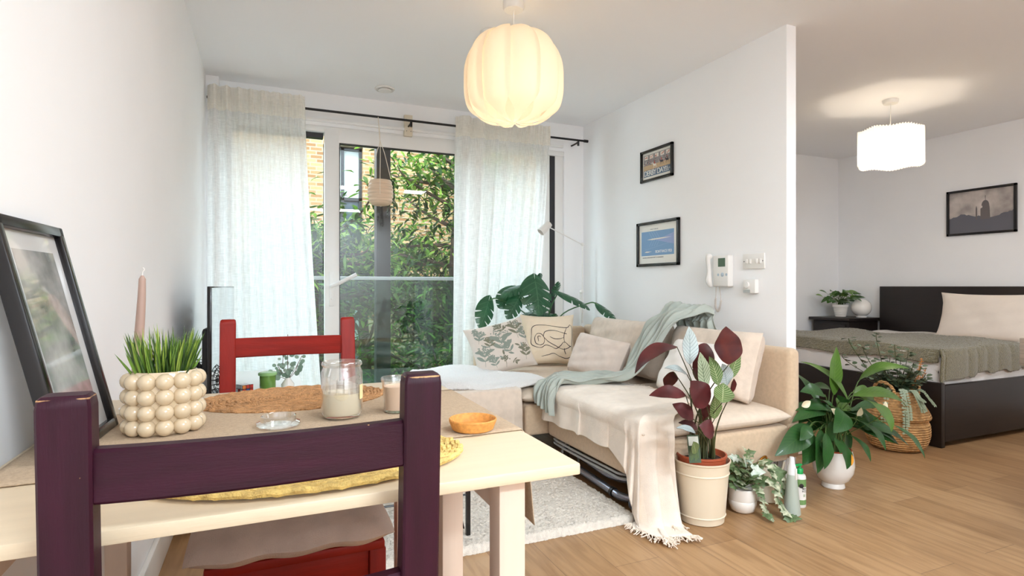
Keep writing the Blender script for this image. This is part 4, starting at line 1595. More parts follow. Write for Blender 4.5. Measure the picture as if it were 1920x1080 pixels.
def seatcush(x0, x1, y0, y1, z0, z1, name='seat_cushion', puff=.018):
    bm = MB()
    cx_, cy_ = (x0 + x1) / 2, (y0 + y1) / 2

    def f(sd):
        def g(u, v):
            a, b = u * 2 - 1, v * 2 - 1
            e = max(0, (1 - abs(a) ** 10)) * max(0, (1 - abs(b) ** 10))
            hz = (z1 - z0) / 2
            z = (z0 + z1) / 2 + sd * hz * e ** .5 + (puff * (1 - a * a) * (1 - b * b) * 0.6 if sd > 0 else 0)
            r = .012
            return V((cx_ + a * (x1 - x0) / 2, cy_ + b * (y1 - y0) / 2, z))
        return g
    # denser towards the edges for a round nose
    def wrap(g):
        def h(u, v):
            q = lambda s: 0.5 - 0.5 * cos(PI * s)
            return g(q(u), q(v))
        return h
    f1, f2_ = wrap(f(1)), wrap(f(-1))
    bm.grid(f1, 40, 40)
    bm.grid(lambda u, v: f2_(1 - u, v), 40, 40)
    return bm.build(name, M_seat, sf, angle=80)


seatcush(SX0 - .01, SX1 + .0, SYN - .012, 2.852, ZB1 - .002, ZS)
seatcush(1.30, SX1 + .0, 2.862, SYF - .08, ZB1 - .002, ZS)
seatcush(0.86, 1.29, 2.862, SYF - .10, ZB1 - .002, ZS - .01)
for x, y in ((SX0 + .08, SYN + .05), (SX0 + .08, 2.80), (2.24, SYN + .05), (2.24, 3.8), (0.93, 2.93), (0.93, 3.78)):
    MB().box((x - .02, y - .02, 0), (x + .02, y + .02, ZB0 + .002), bevel=.003).build('leg', M_chrome, sf)

# loose back cushions, standing on the seat and facing the room
def wallcush(name, x, y0, y1, z0, hgt, th, tilt, mt, label, seedv, pinch=.03, pw=6, group='loose sofa cushions', roll=0.0, yawd=0.0):
    yc = (y0 + y1) / 2
    up = V((sin(tilt), 0, cos(tilt)))
    ax_ = V((0, -1, 0))
    ax_.rotate(Euler((0, 0, yawd)))
    up.rotate(Euler((0, 0, yawd)))
    n_ = ax_.cross(up)
    M_ = basis((x, yc, z0), ax_, up, n_) @ Matrix.Rotation(roll, 4, 'Z') @ Matrix.Translation((0, hgt / 2, 0))
    o_ = cushion(name, abs(y1 - y0), hgt, th, M_, mt, pinch=pinch, seedv=seedv, pw=pw, loc=(x, yc, z0))
    return tag(o_, label, 'cushion', group), M_


wallcush('back_cushion', 2.12, 3.55, 2.71, ZS + .012, .355, .17, .26, M_linen2, 'large beige back cushion in the sofa corner, behind a smaller cushion', 1.0)
wallcush('back_cushion', 2.12, 2.66, 2.05, ZS + .012, .35, .17, .28, M_linen2, 'large beige back cushion at the open end of the sofa, under the sage throw', 2.0)
wallcush('scatter_cushion', 1.835, 3.24, 2.82, ZS + .014, .265, .13, .42, mat('pale_blush_linen', (214, 198, 186), .92, var=.03, vscale=30, bump=.2, bscale=280, sheen=.2), 'small pale rectangular cushion leaning on the big corner cushion', 3.0, yawd=.25, roll=-.10)
wallcush('scatter_cushion', 1.93, 2.52, 2.08, ZS + .018, .30, .14, .5, M_white, 'off-white cushion behind the tall maroon-leaved plant', 4.0, yawd=-.1)


def frontcush(name, c, w, h, th, tilt, yawd, roll, mt, label, seedv):
    up = V((0, sin(tilt), cos(tilt)))
    ax_ = V((1, 0, 0))
    ax_.rotate(Euler((0, 0, yawd)))
    up.rotate(Euler((0, 0, yawd)))
    n_ = ax_.cross(up)
    M_ = basis(c, ax_, up, n_) @ Matrix.Rotation(roll, 4, 'Z') @ Matrix.Translation((0, h / 2, 0))
    o_ = cushion(name, w, h, th, M_, mt, pinch=.09, seedv=seedv, pw=2.6, loc=c)
    return tag(o_, label, 'cushion', 'loose sofa cushions'), M_


M_botbase = mat('oatmeal_cotton', (222, 212, 202), .92, var=.02, vscale=30, bump=.15, bscale=300)
M_botg = mat('grey_green_print', (142, 152, 142), .92)
M_botd = mat('olive_grey_print', (128, 128, 110), .92)
M_lineart = mat('cream_canvas', (234, 218, 194), .92, var=.02, vscale=30, bump=.15, bscale=300)
M_line = mat('black_line_print', (36, 32, 42), .9)
CW, CH, CT = .395, .375, .15
oa, Ma = frontcush('scatter_cushion', (1.475, 3.46, ZS + .004), .43, .36, .15, .42, -.10, .22, M_botbase, 'cushion printed with grey-green botanical sprigs at the left end of the sofa', 5.0)
ob, Mb = frontcush('scatter_cushion', (1.855, 3.62, ZS + .010), .40, .375, .14, .30, -.28, -.01, M_lineart, 'cream cushion with a black abstract line drawing', 6.0)


def on_cushion(M_, w, h, th, seedv, pinch=.09, pw=2.6, lift=.0012):
    f = cushion_fn(w, h, th, M_, pinch, 1, seedv, pw)
    n = M_.to_3x3() @ V((0, 0, 1))
    return lambda a, b: f(a, b) + n * lift


fa = on_cushion(Ma, .43, .36, .15, 5.0)
fb = on_cushion(Mb, .40, .375, .14, 6.0)
# printed sprigs
pr1 = MB()


def flat_leaf(mbx, f, x, y, ang, L, W, mi=0, n=7):
    dx, dy = cos(ang), sin(ang)

    def g(u, v):
        w = math.sin(PI * (v * .96 + .02)) ** .8 * W * .5
        s = (u - .5) * 2
        return f(min(.985, max(.015, x + dx * L * v - dy * w * s)), min(.985, max(.015, y + dy * L * v + dx * w * s)))
    mbx.grid(g, 2, n, mi)


def flat_line(mbx, f, pts, W, mi=0):
    pts = [V((p[0], p[1], 0)) for p in pts]
    k = len(pts)
    vs, fs = [], []
    for i in range(k):
        d = (pts[min(i + 1, k - 1)] - pts[max(0, i - 1)]).normalized()
        nn = V((-d.y, d.x, 0)) * W * .5 * (0.55 + .45 * abs(sin(i * .13)))
        for s in (-1, 1):
            p = pts[i] + nn * s
            vs.append(f(min(.985, max(.015, p.x)), min(.985, max(.015, p.y))))
    for i in range(k - 1):
        fs.append((i * 2, i * 2 + 1, i * 2 + 3, i * 2 + 2))
    mbx.add(vs, fs, mi)


rnd = random.Random(31)


def sprig(x, y, ang, s, mi, kind):
    dx, dy = cos(ang), sin(ang)
    flat_line(pr1, fa, [(x + dx * s * t / 6, y + dy * s * t / 6) for t in range(7)], .008, mi)
    tipx, tipy = x + dx * s, y + dy * s
    if kind != 2:
        for q, da in ((.35, .9), (.35, -.9), (.65, .7), (.65, -.7), (.9, 1.3), (.9, -1.3)):
            flat_leaf(pr1, fa, x + dx * s * q, y + dy * s * q, ang + da + PI * (kind == 1), s * .62, s * .2, mi)
    if kind != 1:
        for q in range(34):
            a = ang + rnd.gauss(0, .9)
            r = s * .42 * math.sqrt(rnd.random())
            flat_leaf(pr1, fa, tipx + cos(a) * r, tipy + sin(a) * r, rnd.uniform(0, 6), .032, .022, mi, 3)


for a in ((.46, .30, 1.5, .36, 0, 0), (.78, .55, 1.5, .28, 1, 0), (.45, .06, 1.5, .15, 1, 2), (.80, .12, 1.4, .22, 1, 0), (.12, .18, 1.4, .28, 0, 0), (.28, .80, 2.6, .14, 0, 2), (.62, .72, 2.2, .18, 1, 0), (.66, .10, 2.4, .10, 1, 1), (.12, .62, 1.2, .18, 0, 0), (.60, .28, 1.9, .2, 0, 0), (.26, .46, 1.3, .18, 1, 0), (.92, .45, 1.6, .22, 0, 0), (.30, .10, 1.7, .16, 0, 0), (.88, .82, 2.4, .10, 0, 1)):
    sprig(*a)
for k in range(12):
    flat_leaf(pr1, fa, rnd.uniform(.1, .9), rnd.uniform(.1, .9), rnd.uniform(0, 6), .10, .035, rnd.choice((0, 1)))
pr1.build('botanical_print', [M_botg, M_botd], oa, angle=180)
pr2 = MB()
curves_ = [
    [(.16, .55), (.18, .70), (.30, .755), (.55, .73), (.82, .70), (.90, .76), (.96, .66), (.93, .40), (.92, .25)],
    [(.16, .55), (.15, .40), (.22, .34), (.33, .31), (.42, .36), (.52, .33), (.60, .29), (.68, .34), (.76, .42), (.85, .36), (.90, .33)],
    [(.32, .36), (.24, .40), (.22, .50), (.27, .58), (.35, .57), (.40, .48), (.38, .39), (.32, .36)],
    [(.29, .43), (.28, .52), (.32, .53), (.33, .51)],
    [(.38, .53), (.42, .62), (.56, .64), (.74, .60), (.82, .58)],
    [(.82, .70), (.78, .60), (.76, .50), (.77, .40)],
    [(.40, .50), (.48, .42), (.60, .34), (.72, .28), (.82, .30), (.90, .35)],
    [(.50, .52), (.58, .48), (.68, .48), (.76, .51)],
    [(.76, .30), (.76, .24), (.78, .18)],
    [(.34, .14), (.46, .17), (.56, .20), (.66, .14), (.78, .10), (.88, .14), (.93, .22)],
]
for c_ in curves_:
    pts = cr([(p[0], p[1], 0) for p in c_], 9)
    flat_line(pr2, fb, [(p.x, p.y) for p in pts], .013)
pr2.build('line_drawing', [M_line], ob, angle=180)

# ------------------------------------------------------------------ throws on the sofa
# cream throw: across the near seat, over the front and down the near corner to the floor
def interp(tab, s):
    for i in range(len(tab) - 1):
        if s <= tab[i + 1][0]:
            t = (s - tab[i][0]) / (tab[i + 1][0] - tab[i][0])
            t = t * t * (3 - 2 * t)
            return [a + (b - a) * t for a, b in zip(tab[i][1:], tab[i + 1][1:])]
    return list(tab[-1][1:])


EX = SX0 - .022
EY = SYN - .024
ZT_ = ZS + .022
# s: (edge x, edge y, outward nx, ny, inner x, inner y, hang length, flare)
TAB = [
    (0.00, EX, 2.93, -1, 0, 1.80, 2.95, .20, .02),
    (0.10, EX, 2.84, -1, 0, 1.85, 2.84, .17, .015),
    (0.45, EX, 2.45, -1, 0, 1.92, 2.50, .165, .008),
    (0.62, EX, 2.20, -1, 0, 1.92, 2.26, .165, .006),
    (0.70, EX, 2.06, -1, -.1, 1.88, 2.18, .21, .01),
    (0.77, EX + .01, EY + .03, -.7, -.6, 1.84, 2.14, .44, .045),
    (0.86, EX + .07, EY, -.1, -1, 1.80, 2.12, .50, .08),
    (0.94, EX + .12, EY, 0, -1, 1.76, 2.06, .47, .07),
    (1.00, EX + .16, EY, .0, -1, 1.76, 2.02, .44, .06),
]


def fthrow(u, v):
    ex_, ey_, nx, ny, ix, iy, hang, fl = interp(TAB, u)
    wr = .005 * sin(u * 40 + v * 5) + .004 * sin(u * 23 - v * 9)
    if v < .5:
        t = v / .5
        x, y = ix + (ex_ - ix) * t, iy + (ey_ - iy) * t
        z = ZT_ + .012 * (1 - t) * t * 4 + .35 * wr
        if t > .9:
            z -= .016 * ((t - .9) / .1) ** 2
        return V((x, y, z))
    t = (v - .5) / .5
    hh = hang * t
    corner = smooth_step((u - .70) / .08)
    fold = (.010 + .030 * corner * t) * sin(u * (46 + 16 * corner) + .8) * (t ** .7)
    out = fl * t * t + fold + .008 * sin(PI * min(1, t * 3))
    z = ZT_ - .016 - hh
    x = ex_ + nx * out + (-ny) * fold * .6
    y = ey_ + ny * out + nx * fold * .6
    if z < .012:
        ex2 = .012 - z
        x += nx * ex2 * 1.2 - .10 * corner * ex2 * 5
        y += ny * ex2 * 1.2
        z = .012 + .010 * abs(sin(u * 60)) * min(1, ex2 * 20)
    return V((x, y, z))


thb = MB().grid(fthrow, 150, 80)
thr = thb.build('cream_throw', M_cream, loc=(1.5, 2.4, .4), solid=.004, angle=180)
tag(thr, 'cream cotton throw over the near sofa seat, trailing to the floor', 'throw')
fr_ = MB()
rnd = random.Random(44)
for k in range(150):
    u = .765 + .235 * k / 149
    p = fthrow(u, 1.0)
    ex_, ey_, nx, ny = interp(TAB, u)[:4]
    pts = [p]
    d = V((nx, ny, 0)) * .6 + V((rnd.uniform(-.5, .5), rnd.uniform(-.5, .5), -.1))
    for q in range(4):
        pts.append(pts[-1] + d.normalized() * rnd.uniform(.006, .011) + V((rnd.uniform(-.004, .004), rnd.uniform(-.004, .004), rnd.uniform(-.003, .004))))
    pts = [V((a.x, a.y, max(.004, a.z))) for a in pts]
    fr_.tube(pts, .0022, 5)
fr_.build('fringe', mat('cream_fringe', (240, 226, 210), .95), thr)
fr_ = MB()
for k in range(170):
    u = k / 169
    p = fthrow(u, 0.0) + V((0, 0, .002))
    d = V((.8, rnd.uniform(-.7, .7), rnd.uniform(-.05, .35))).normalized()
    fr_.tube([p, p + d * rnd.uniform(.006, .014)], .0015, 4)
fr_.build('fringe', bpy.data.materials['cream_fringe'], thr)


def strip_throw(name, pts, wv, width, folds, amp, mt, label, nu=60, seg=8, parent=None, solid=.003, hemtaper=1.0, seedv=0.0):
    cl = cr([p for p in pts], seg)
    wl_ = []
    wc = cr([V(w) for w in wv], seg)
    n = len(cl) - 1

    def f(u, v):
        i = min(int(v * n), n - 1)
        t = v * n - i
        c = cl[i].lerp(cl[i + 1], t)
        w = wc[i].lerp(wc[i + 1], t)
        d = (cl[min(i + 1, n)] - cl[max(i - 0, 0)]).normalized()
        nn = w.normalized().cross(d)
        if nn.z < 0 and abs(d.z) < .7:
            nn = -nn
        if abs(d.z) >= .7 and nn.x > 0:
            nn = -nn
        a = (u - .5)
        ph = folds * 2 * PI * u + seedv
        p = c + w * a * width
        f1_ = abs(sin(ph * .5 + 1.1 * sin(v * 6 + seedv) + .5 * sin(v * 15)))
        return p + nn * (2.0 * amp * (1 - f1_) ** 1.0 + .55 * amp * (1 + sin(ph * 1.9 + v * 9)) + .3 * amp * sin(v * 41 + u * 8)) + V((0, 0, .006 * sin(v * 23 + u * 5)))
    o_ = MB().grid(f, nu, n * 2).build(name, mt, loc=pts[len(pts) // 2], solid=solid, angle=180)
    return tag(o_, label, 'throw')


strip_throw('sage_throw',
            [(2.31, 2.60, .76), (2.29, 2.62, .83), (2.22, 2.63, .852), (2.12, 2.65, .79), (2.02, 2.67, .66), (1.92, 2.68, .52), (1.80, 2.72, .462), (1.65, 2.78, .462), (1.50, 2.80, .462), (1.425, 2.79, .435), (1.405, 2.77, .33)],
            [(0, .30, 0), (0, .30, 0), (0, .30, 0), (.02, .26, -.02), (.06, .22, 0), (.10, .20, 0), (.12, .18, 0), (.08, .16, 0), (.03, .17, 0), (0, .18, .02), (0, .17, .03)],
            1.05, 5.2, .017, M_sage, 'sage green throw draped from the back cushion across the seat', seedv=1.0)
# white fleece over the left end, with a beige throw hanging below it
def ffl(u, v):
    x = .80 + (.74 - .15 * v) * u
    y = 2.90 + .80 * v
    z = ZS + .030 + .012 * sin(u * 9 + v * 3) + .008 * sin(v * 14 + u * 4) + (random.random() - .5) * .004
    e = min(1, min(v, 1 - v, 1 - u) / .06)
    z -= .024 * (1 - e)
    if u < .12:
        z -= .06 * (1 - u / .12)
    yy = y + .03 * sin(u * 8 + 1) * (1 - v)
    return V((x + .03 * sin(v * 9) * u, yy, z))


o = MB().grid(ffl, 90, 110).build('fleece_throw', M_whitefleece, loc=(1.1, 3.3, ZS), solid=.012, angle=180)
tag(o, 'fluffy white fleece throw lying on the left end of the sofa', 'throw')


def fbl(u, v):
    x = .82 + .46 * u
    z0 = ZS + .014
    s = v * .44
    if s < .12:
        y = 2.96 - s
        z = z0
    else:
        q = s - .12
        y = 2.838 - .012 * sin(min(1, q * 6) * PI) - .010 * sin(u * 30) * min(1, q * 4) - .02 * q
        z = z0 - q
        if q < .03:
            z = z0 - q * .8
    if u > .93 and v > .4:
        x += .03 * (v - .4)
    return V((x, y, z))


o = MB().grid(fbl, 80, 50).build('beige_throw', M_linen2, loc=(1.05, 2.87, .4), solid=.004, angle=180)
tag(o, 'beige throw hanging over the front of the sofa left end', 'throw')
# small white cloth bundle on the seat
m_ = MB()
m_.grid(lambda u, v: V((1.985 + (.050 + .006 * sin(u * 60 + v * 7)) * cos(u * 2 * PI) * math.sin(PI * (v * .98 + .01)), 2.86 + (.055 + .006 * sin(u * 44)) * sin(u * 2 * PI) * math.sin(PI * (v * .98 + .01)), ZS + .055 - .035 * cos(PI * v) + .004 * sin(u * 30 + v * 20))), 60, 20, cu=True)
o = m_.build('white_cloth', M_white, loc=(1.985, 2.86, ZS + .02))
tag(o, 'small crumpled white cloth between the sofa cushions', 'cloth')

# vacuum wand and nozzle lying under the sofa, and a folded white rack behind
vc = thing('vacuum_cleaner', (1.50, 2.4, 0), 'dark grey vacuum cleaner tubes and nozzle pushed under the sofa', 'vacuum cleaner')
MB().tube([(1.50, 2.78, .05), (1.475, 2.30, .05), (1.47, 2.22, .05)], .019, 14).build('tube', M_gunmetal, vc)
MB().tube([(1.47, 2.235, .05), (1.47, 2.215, .05)], .022, 14).build('joint', M_black, vc)
MB().tube(cr([(1.47, 2.21, .05), (1.475, 2.16, .048), (1.52, 2.11, .045), (1.64, 2.08, .045)], 6), .019, 14).build('elbow', M_gunmetal, vc)
MB().tube(cr([(1.55, 2.76, .10), (1.51, 2.42, .10), (1.51, 2.28, .10), (1.56, 2.20, .10), (1.68, 2.17, .10)], 6), .018, 14).build('hose', M_gunmetal, vc)
nz = MB().box((1.475, 2.0, .012), (1.535, 2.12, .05), bevel=.012).box((1.47, 1.975, .006), (1.54, 2.03, .035), bevel=.008)
nz.build('nozzle', mat('grey_blue_nozzle', (84, 92, 108), .35), vc)
MB().box((1.468, 2.005, .030), (1.474, 2.028, .05), bevel=.002).build('release_clip', mat('red_clip', (190, 40, 40), .4), vc)
rk = thing('folded_rack', (1.62, 2.5, 0), 'pale metal folded airer rack stored under the sofa', 'clothes airer')
for z in (.145, .125):
    MB().tube(cr([(1.70, 2.10, z), (1.50, 2.16, z), (1.475, 2.3, z), (1.475, 2.78, z), (1.52, 2.83, z), (1.70, 2.83, z)], 8), .006, 8).build('rail', M_greyp, rk)
MB().tube([(1.62, 2.16, .125), (1.62, 2.14, .006)], .006, 8).tube([(1.62, 2.82, .125), (1.62, 2.80, .006)], .006, 8).build('foot', M_greyp, rk)

# ------------------------------------------------------------------ floor lamp in the corner
fl_ = thing('floor_lamp', (2.36, 4.04, 0), 'thin white adjustable floor lamp in the window corner', 'floor lamp')
MB().lathe([(.055, 0), (.055, .012), (.02, .02), (.001, .02)], (2.375, 4.04, 0), 30).build('base', M_plastic, fl_)
MB().tube([(2.356, 4.04, .018), (2.356, 4.04, .96)], .006, 10).tube([(2.372, 4.04, .70), (2.372, 4.04, 1.345)], .0055, 10).build('pole', M_plastic, fl_)
MB().sphere((2.364, 4.04, .955), .018, 10).build('joint', M_plastic, fl_)
arm0, arm1 = V((2.372, 4.04, 1.345)), V((2.04, 4.00, 1.47))
MB().tube([arm0 + V((.02, 0, -.01)), arm1], .0045, 10).build('arm', M_plastic, fl_)
MB().sphere(tuple(arm0), .014, 10).build('arm_joint', M_plastic, fl_)
ha = (arm0 - arm1).normalized()
hd_ = V((.62, -.1, .60)).normalized()
m_ = MB()
Mh = basis(arm1 + V((-.035, -.01, -.012)), hd_.cross(V((0, 1, 0))), V((0, 1, 0)), hd_)
m_.lathe([(.001, .052), (.026, .052), (.028, .045), (.033, -.05), (.030, -.05), (.025, .04), (.001, .042)], (0, 0, 0), 28, M=Mh)
m_.build('lamp_head', M_plastic, fl_)
# ------------------------------------------------------------------ monstera behind the sofa
def vein_mat(name, c, vein, rough=.35, transl=.15, n=9.0, amt=.5, sharp=.86):
    """leaf with side veins, drawn in the leaf's own uv"""
    m = mat(name, c, rough, var=.15, vscale=9, transl=0, coat=.15)
    nt = m.node_tree
    b = nt.nodes['Principled BSDF']
    uv = nt.nodes.new('ShaderNodeUVMap')
    sp = nt.nodes.new('ShaderNodeSeparateXYZ')
    nt.links.new(uv.outputs[0], sp.inputs[0])
    a = nt.nodes.new('ShaderNodeMath'); a.operation = 'SUBTRACT'; a.inputs[1].default_value = .5
    nt.links.new(sp.outputs['X'], a.inputs[0])
    ab = nt.nodes.new('ShaderNodeMath'); ab.operation = 'ABSOLUTE'
    nt.links.new(a.outputs[0], ab.inputs[0])
    k = nt.nodes.new('ShaderNodeMath'); k.operation = 'MULTIPLY_ADD'; k.inputs[1].default_value = -.45
    nt.links.new(ab.outputs[0], k.inputs[0])
    nt.links.new(sp.outputs['Y'], k.inputs[2])
    f = nt.nodes.new('ShaderNodeMath'); f.operation = 'MULTIPLY'; f.inputs[1].default_value = n * 2 * PI
    nt.links.new(k.outputs[0], f.inputs[0])
    s = nt.nodes.new('ShaderNodeMath'); s.operation = 'SINE'
    nt.links.new(f.outputs[0], s.inputs[0])
    r = nt.nodes.new('ShaderNodeMapRange')
    r.inputs['From Min'].default_value = sharp
    r.inputs['From Max'].default_value = 1.0
    nt.links.new(s.outputs[0], r.inputs['Value'])
    mid = nt.nodes.new('ShaderNodeMath'); mid.operation = 'LESS_THAN'; mid.inputs[1].default_value = .022
    nt.links.new(ab.outputs[0], mid.inputs[0])
    mxx = nt.nodes.new('ShaderNodeMath'); mxx.operation = 'MAXIMUM'
    nt.links.new(r.outputs[0], mxx.inputs[0])
    nt.links.new(mid.outputs[0], mxx.inputs[1])
    am = nt.nodes.new('ShaderNodeMath'); am.operation = 'MULTIPLY'; am.inputs[1].default_value = amt
    nt.links.new(mxx.outputs[0], am.inputs[0])
    mx = nt.nodes.new('ShaderNodeMix'); mx.data_type = 'RGBA'
    src = b.inputs['Base Color'].links[0].from_socket
    nt.links.new(am.outputs[0], mx.inputs['Factor'])
    nt.links.new(src, mx.inputs[6])
    mx.inputs[7].default_value = lin(vein)
    nt.links.new(mx.outputs[2], b.inputs['Base Color'])
    if transl:
        out = nt.nodes['Material Output']
        tr = nt.nodes.new('ShaderNodeBsdfTranslucent')
        ms = nt.nodes.new('ShaderNodeMixShader'); ms.inputs[0].default_value = transl
        nt.links.new(mx.outputs[2], tr.inputs['Color'])
        nt.links.new(b.outputs[0], ms.inputs[1]); nt.links.new(tr.outputs[0], ms.inputs[2])
        nt.links.new(ms.outputs[0], out.inputs['Surface'])
    return m


M_mon = vein_mat('monstera_leaf', (44, 92, 62), (96, 140, 104), .28, .2, 6, .35)
mx0, my0 = 2.17, 4.055
mo = thing('monstera_plant', (mx0, my0, 0), 'large monstera with split leaves in a pot behind the sofa', 'potted plant')
MB().lathe([(.085, 0), (.12, .01), (.13, .24), (.125, .245), (.115, .235), (.105, .20), (.001, .20)], (mx0, my0 - 0, 0), 36, sy=.8).build('pot', M_gcer, mo)
D = 4.40
mleaf = [
    # base(u,v) tip(u,v) width(px) depth, up
    ((1003, 526), (1010, 592), 66, 4.25, (0, -1, .5)),
    ((962, 543), (935, 578), 40, 4.32, (0, -1, .8)),
    ((978, 538), (938, 558), 26, 4.22, (0, -.6, 1)),
    ((972, 560), (950, 598), 32, 4.18, (0, -1, .4)),
    ((916, 564), (899, 616), 38, 4.15, (.1, -1, .2)),
    ((1030, 590), (978, 592), 30, 4.40, (0, -.5, 1)),
    ((1050, 550), (1106, 582), 26, 4.30, (0, -.6, 1)),
    ((1123, 573), (1155, 604), 26, 4.35, (0, -.6, 1)),
    ((1040, 552), (1046, 528), 20, 4.45, (0, -1, .2)),
    ((1006, 530), (1012, 512), 18, 4.5, (0, -1, .2)),
    ((1028, 606), (1042, 588), 22, 4.35, (0, -1, .2)),
]
stm = MB()
root = V((mx0, my0, .24))
for (bu, tu, wpx, dep, up) in mleaf:
    b0, t0 = P(bu[0], bu[1], dep), P(tu[0], tu[1], dep - .10)
    for q in (b0, t0):
        q.y = min(q.y, 4.03)
    m_ = MB()
    monstera_leaf(m_, b0, t0, wpx / F * dep, up, .06)
    m_.build('leaf', M_mon, mo, angle=180)
    r0 = root + V((random.uniform(-.04, .04), random.uniform(-.03, .01), 0))
    mid_ = V(((2.0 * .8 + b0.x * .2), min(4.04, (r0.y + b0.y) / 2 + .02), max(.72, b0.z * .55 + r0.z * .45)))
    stm.tube(cr([r0, mid_, b0.lerp(mid_, .25) + V((0, 0, .05)), b0], 7), .005, 7)
stm.build('stems', mat('monstera_stem', (62, 112, 66), .4), mo)

# ------------------------------------------------------------------ calathea in a terracotta pot inside a cream bucket
cx, cy = 1.72, 1.925
ca = thing('calathea_plant', (cx, cy, 0), 'tall plant with maroon and striped leaves in a cream metal bucket', 'potted plant')
MB().lathe([(.001, .0), (.080, .0), (.084, .003), (.084, .008), (.087, .030), (.0905, .032), (.088, .036), (.100, .205), (.1035, .208), (.1005, .213), (.104, .252), (.108, .256), (.108, .262), (.104, .262), (.101, .25), (.085, .03), (.001, .03)], (cx, cy, 0), 56, sx=1.12, sy=1.12).build('bucket', M_enamel, ca, angle=35)
MB().lathe([(.001, .05), (.075, .05), (.086, .235), (.092, .238), (.094, .272), (.098, .276), (.098, .283), (.092, .284), (.088, .27), (.084, .262), (.001, .262)], (cx, cy, 0), 48, sx=1.08, sy=1.08).build('pot', M_terra, ca)
m_ = MB().lathe([(.084, .0), (.001, .006)], (cx, cy, .263), 30)
m_.build('soil', M_soil, ca)
M_mar = mat('maroon_leaf_back', (84, 32, 34), .42, var=.3, vscale=12, transl=.12)
nt = M_mar.node_tree
M_marsp = mat('maroon_leaf_spotted', (92, 36, 30), .42, transl=.12, col2=(66, 24, 28), vscale=16)
M_stripe = vein_mat('striped_leaf', (176, 190, 160), (58, 84, 52), .35, .15, 10, .85, .55)
M_stripeg = vein_mat('green_striped_leaf', (92, 120, 66), (196, 204, 160), .35, .15, 10, .7, .5)
M_paleb = vein_mat('pale_striped_leaf', (196, 208, 208), (90, 120, 120), .35, .15, 10, .6, .7)
M_tan = mat('dry_leaf_edge', (180, 140, 84), .7, var=.2)
CD = 2.30
cl_leaves = [
    # base, tip, width px, material front, extra bend, width shape
    ((1269, 650), (1190, 700), 24, 0, .22, (0, -.4, 1), 2.28),
    ((1293, 683), (1292, 612), 24, 3, .02, (0, -1, .3), 2.26),
    ((1326, 645), (1298, 690), 28, 0, .25, (0, -1, .3), 2.36),
    ((1367, 683), (1362, 612), 44, 5, -.02, (0, -1, .1), 2.24),
    ((1322, 730), (1312, 660), 22, 2, .02, (.1, -1, .1), 2.22),
    ((1347, 722), (1330, 668), 20, 4, .05, (0, -1, .2), 2.25),
    ((1363, 723), (1355, 682), 24, 3, .02, (0, -1, .2), 2.30),
    ((1372, 708), (1388, 658), 16, 4, -.05, (0, -1, .2), 2.34),
    ((1374, 735), (1376, 710), 10, 0, 0, (0, -1, .2), 2.30),
    ((1354, 755), (1356, 718), 32, 4, .02, (0, -1, .2), 2.18),
    ((1288, 702), (1246, 690), 15, 3, .12, (0, -.5, 1), 2.30),
    ((1263, 697), (1248, 728), 20, 5, .0, (0, -1, .2), 2.33),
    ((1325, 762), (1294, 714), 34, 1, .05, (0, -1, .2), 2.20),
    ((1286, 742), (1217, 742), 20, 0, .16, (0, -.7, .7), 2.20),
    ((1340, 785), (1340, 742), 20, 4, .03, (0, -1, .2), 2.28),
    ((1300, 786), (1261, 757), 22, 1, .08, (0, -.8, .5), 2.19),
    ((1326, 782), (1318, 752), 16, 0, .0, (0, -1, .2), 2.32),
    ((1308, 805), (1272, 792), 16, 1, .12, (0, -.5, .8), 2.22),
    ((1338, 812), (1310, 798), 24, 1, .12, (0, -.9, .4), 2.14),
    ((1304, 812), (1268, 802), 12, 3, .15, (0, -.5, .9), 2.16),
    ((1305, 850), (1300, 828), 14, 4, .0, (0, -1, .2), 2.17),
    ((1310, 715), (1303, 680), 14, 1, .0, (0, -1, .2), 2.36),
    ((1318, 790), (1326, 760), 10, 1, .0, (.2, -1, .2), 2.34),
]
mats_ = [M_mar, M_mar, M_stripe, M_paleb, M_stripeg, M_marsp]
stm = MB()
for i, (bu, tu, wpx, mi_, bend, up, dep) in enumerate(cl_leaves):
    b0, t0 = P(bu[0], bu[1], dep), P(tu[0], tu[1], dep - .02 + .04 * (i % 2))
    m_ = MB()
    leaf(m_, b0, t0, wpx * 1.55 / F * dep, up, bend, .12, 'oval', 14, 0, 1, wave=.02)
    back = M_mar if mi_ in (2, 3, 4) else M_stripeg
    m_.build('leaf', [mats_[mi_], back], ca, angle=180)
    a = random.uniform(0, 2 * PI)
    r = random.uniform(.01, .062)
    r0 = V((cx + r * cos(a), cy + r * sin(a), .262))
    ctl = r0 + V(((b0.x - r0.x) * .25, (b0.y - r0.y) * .25, (b0.z - r0.z) * .6))
    stm.tube(bez(r0, r0 + V((0, 0, (b0.z - .26) * .4)), ctl, b0, 10), [.0045 - .0028 * (k / 10) for k in range(11)], 6)
for k in range(9):
    a = 2 * PI * k / 9
    r = random.uniform(.01, .05)
    r0 = V((cx + r * cos(a), cy + r * sin(a), .262))
    stm.tube([r0, r0 + V((random.uniform(-.02, .02), random.uniform(-.02, .02), random.uniform(.1, .3)))], .004, 5)
stm.build('stems', M_stem2, ca)
# plant care tag standing in the pot
Mt = basis(P(1303, 858, 2.2), (.95, -.3, 0), (0, .15, 1), (-.3, -.95, .1))
m_ = MB().box((-.024, -.02, -.0006), (.024, .085, 0), 0, M=Mt).box((-.02, .045, .0002), (.02, .08, .0008), 1, M=Mt)
for k in range(6):
    m_.box((-.018 + .006 * k, -.012 + .005 * (k % 3), .0002), (-.014 + .006 * k, .03, .0008), 2, M=Mt)
m_.build('plant_tag', [mat('tag_green', (60, 84, 60), .4), mat('tag_white', (214, 222, 214), .4), M_stripeg], ca, smooth=False)

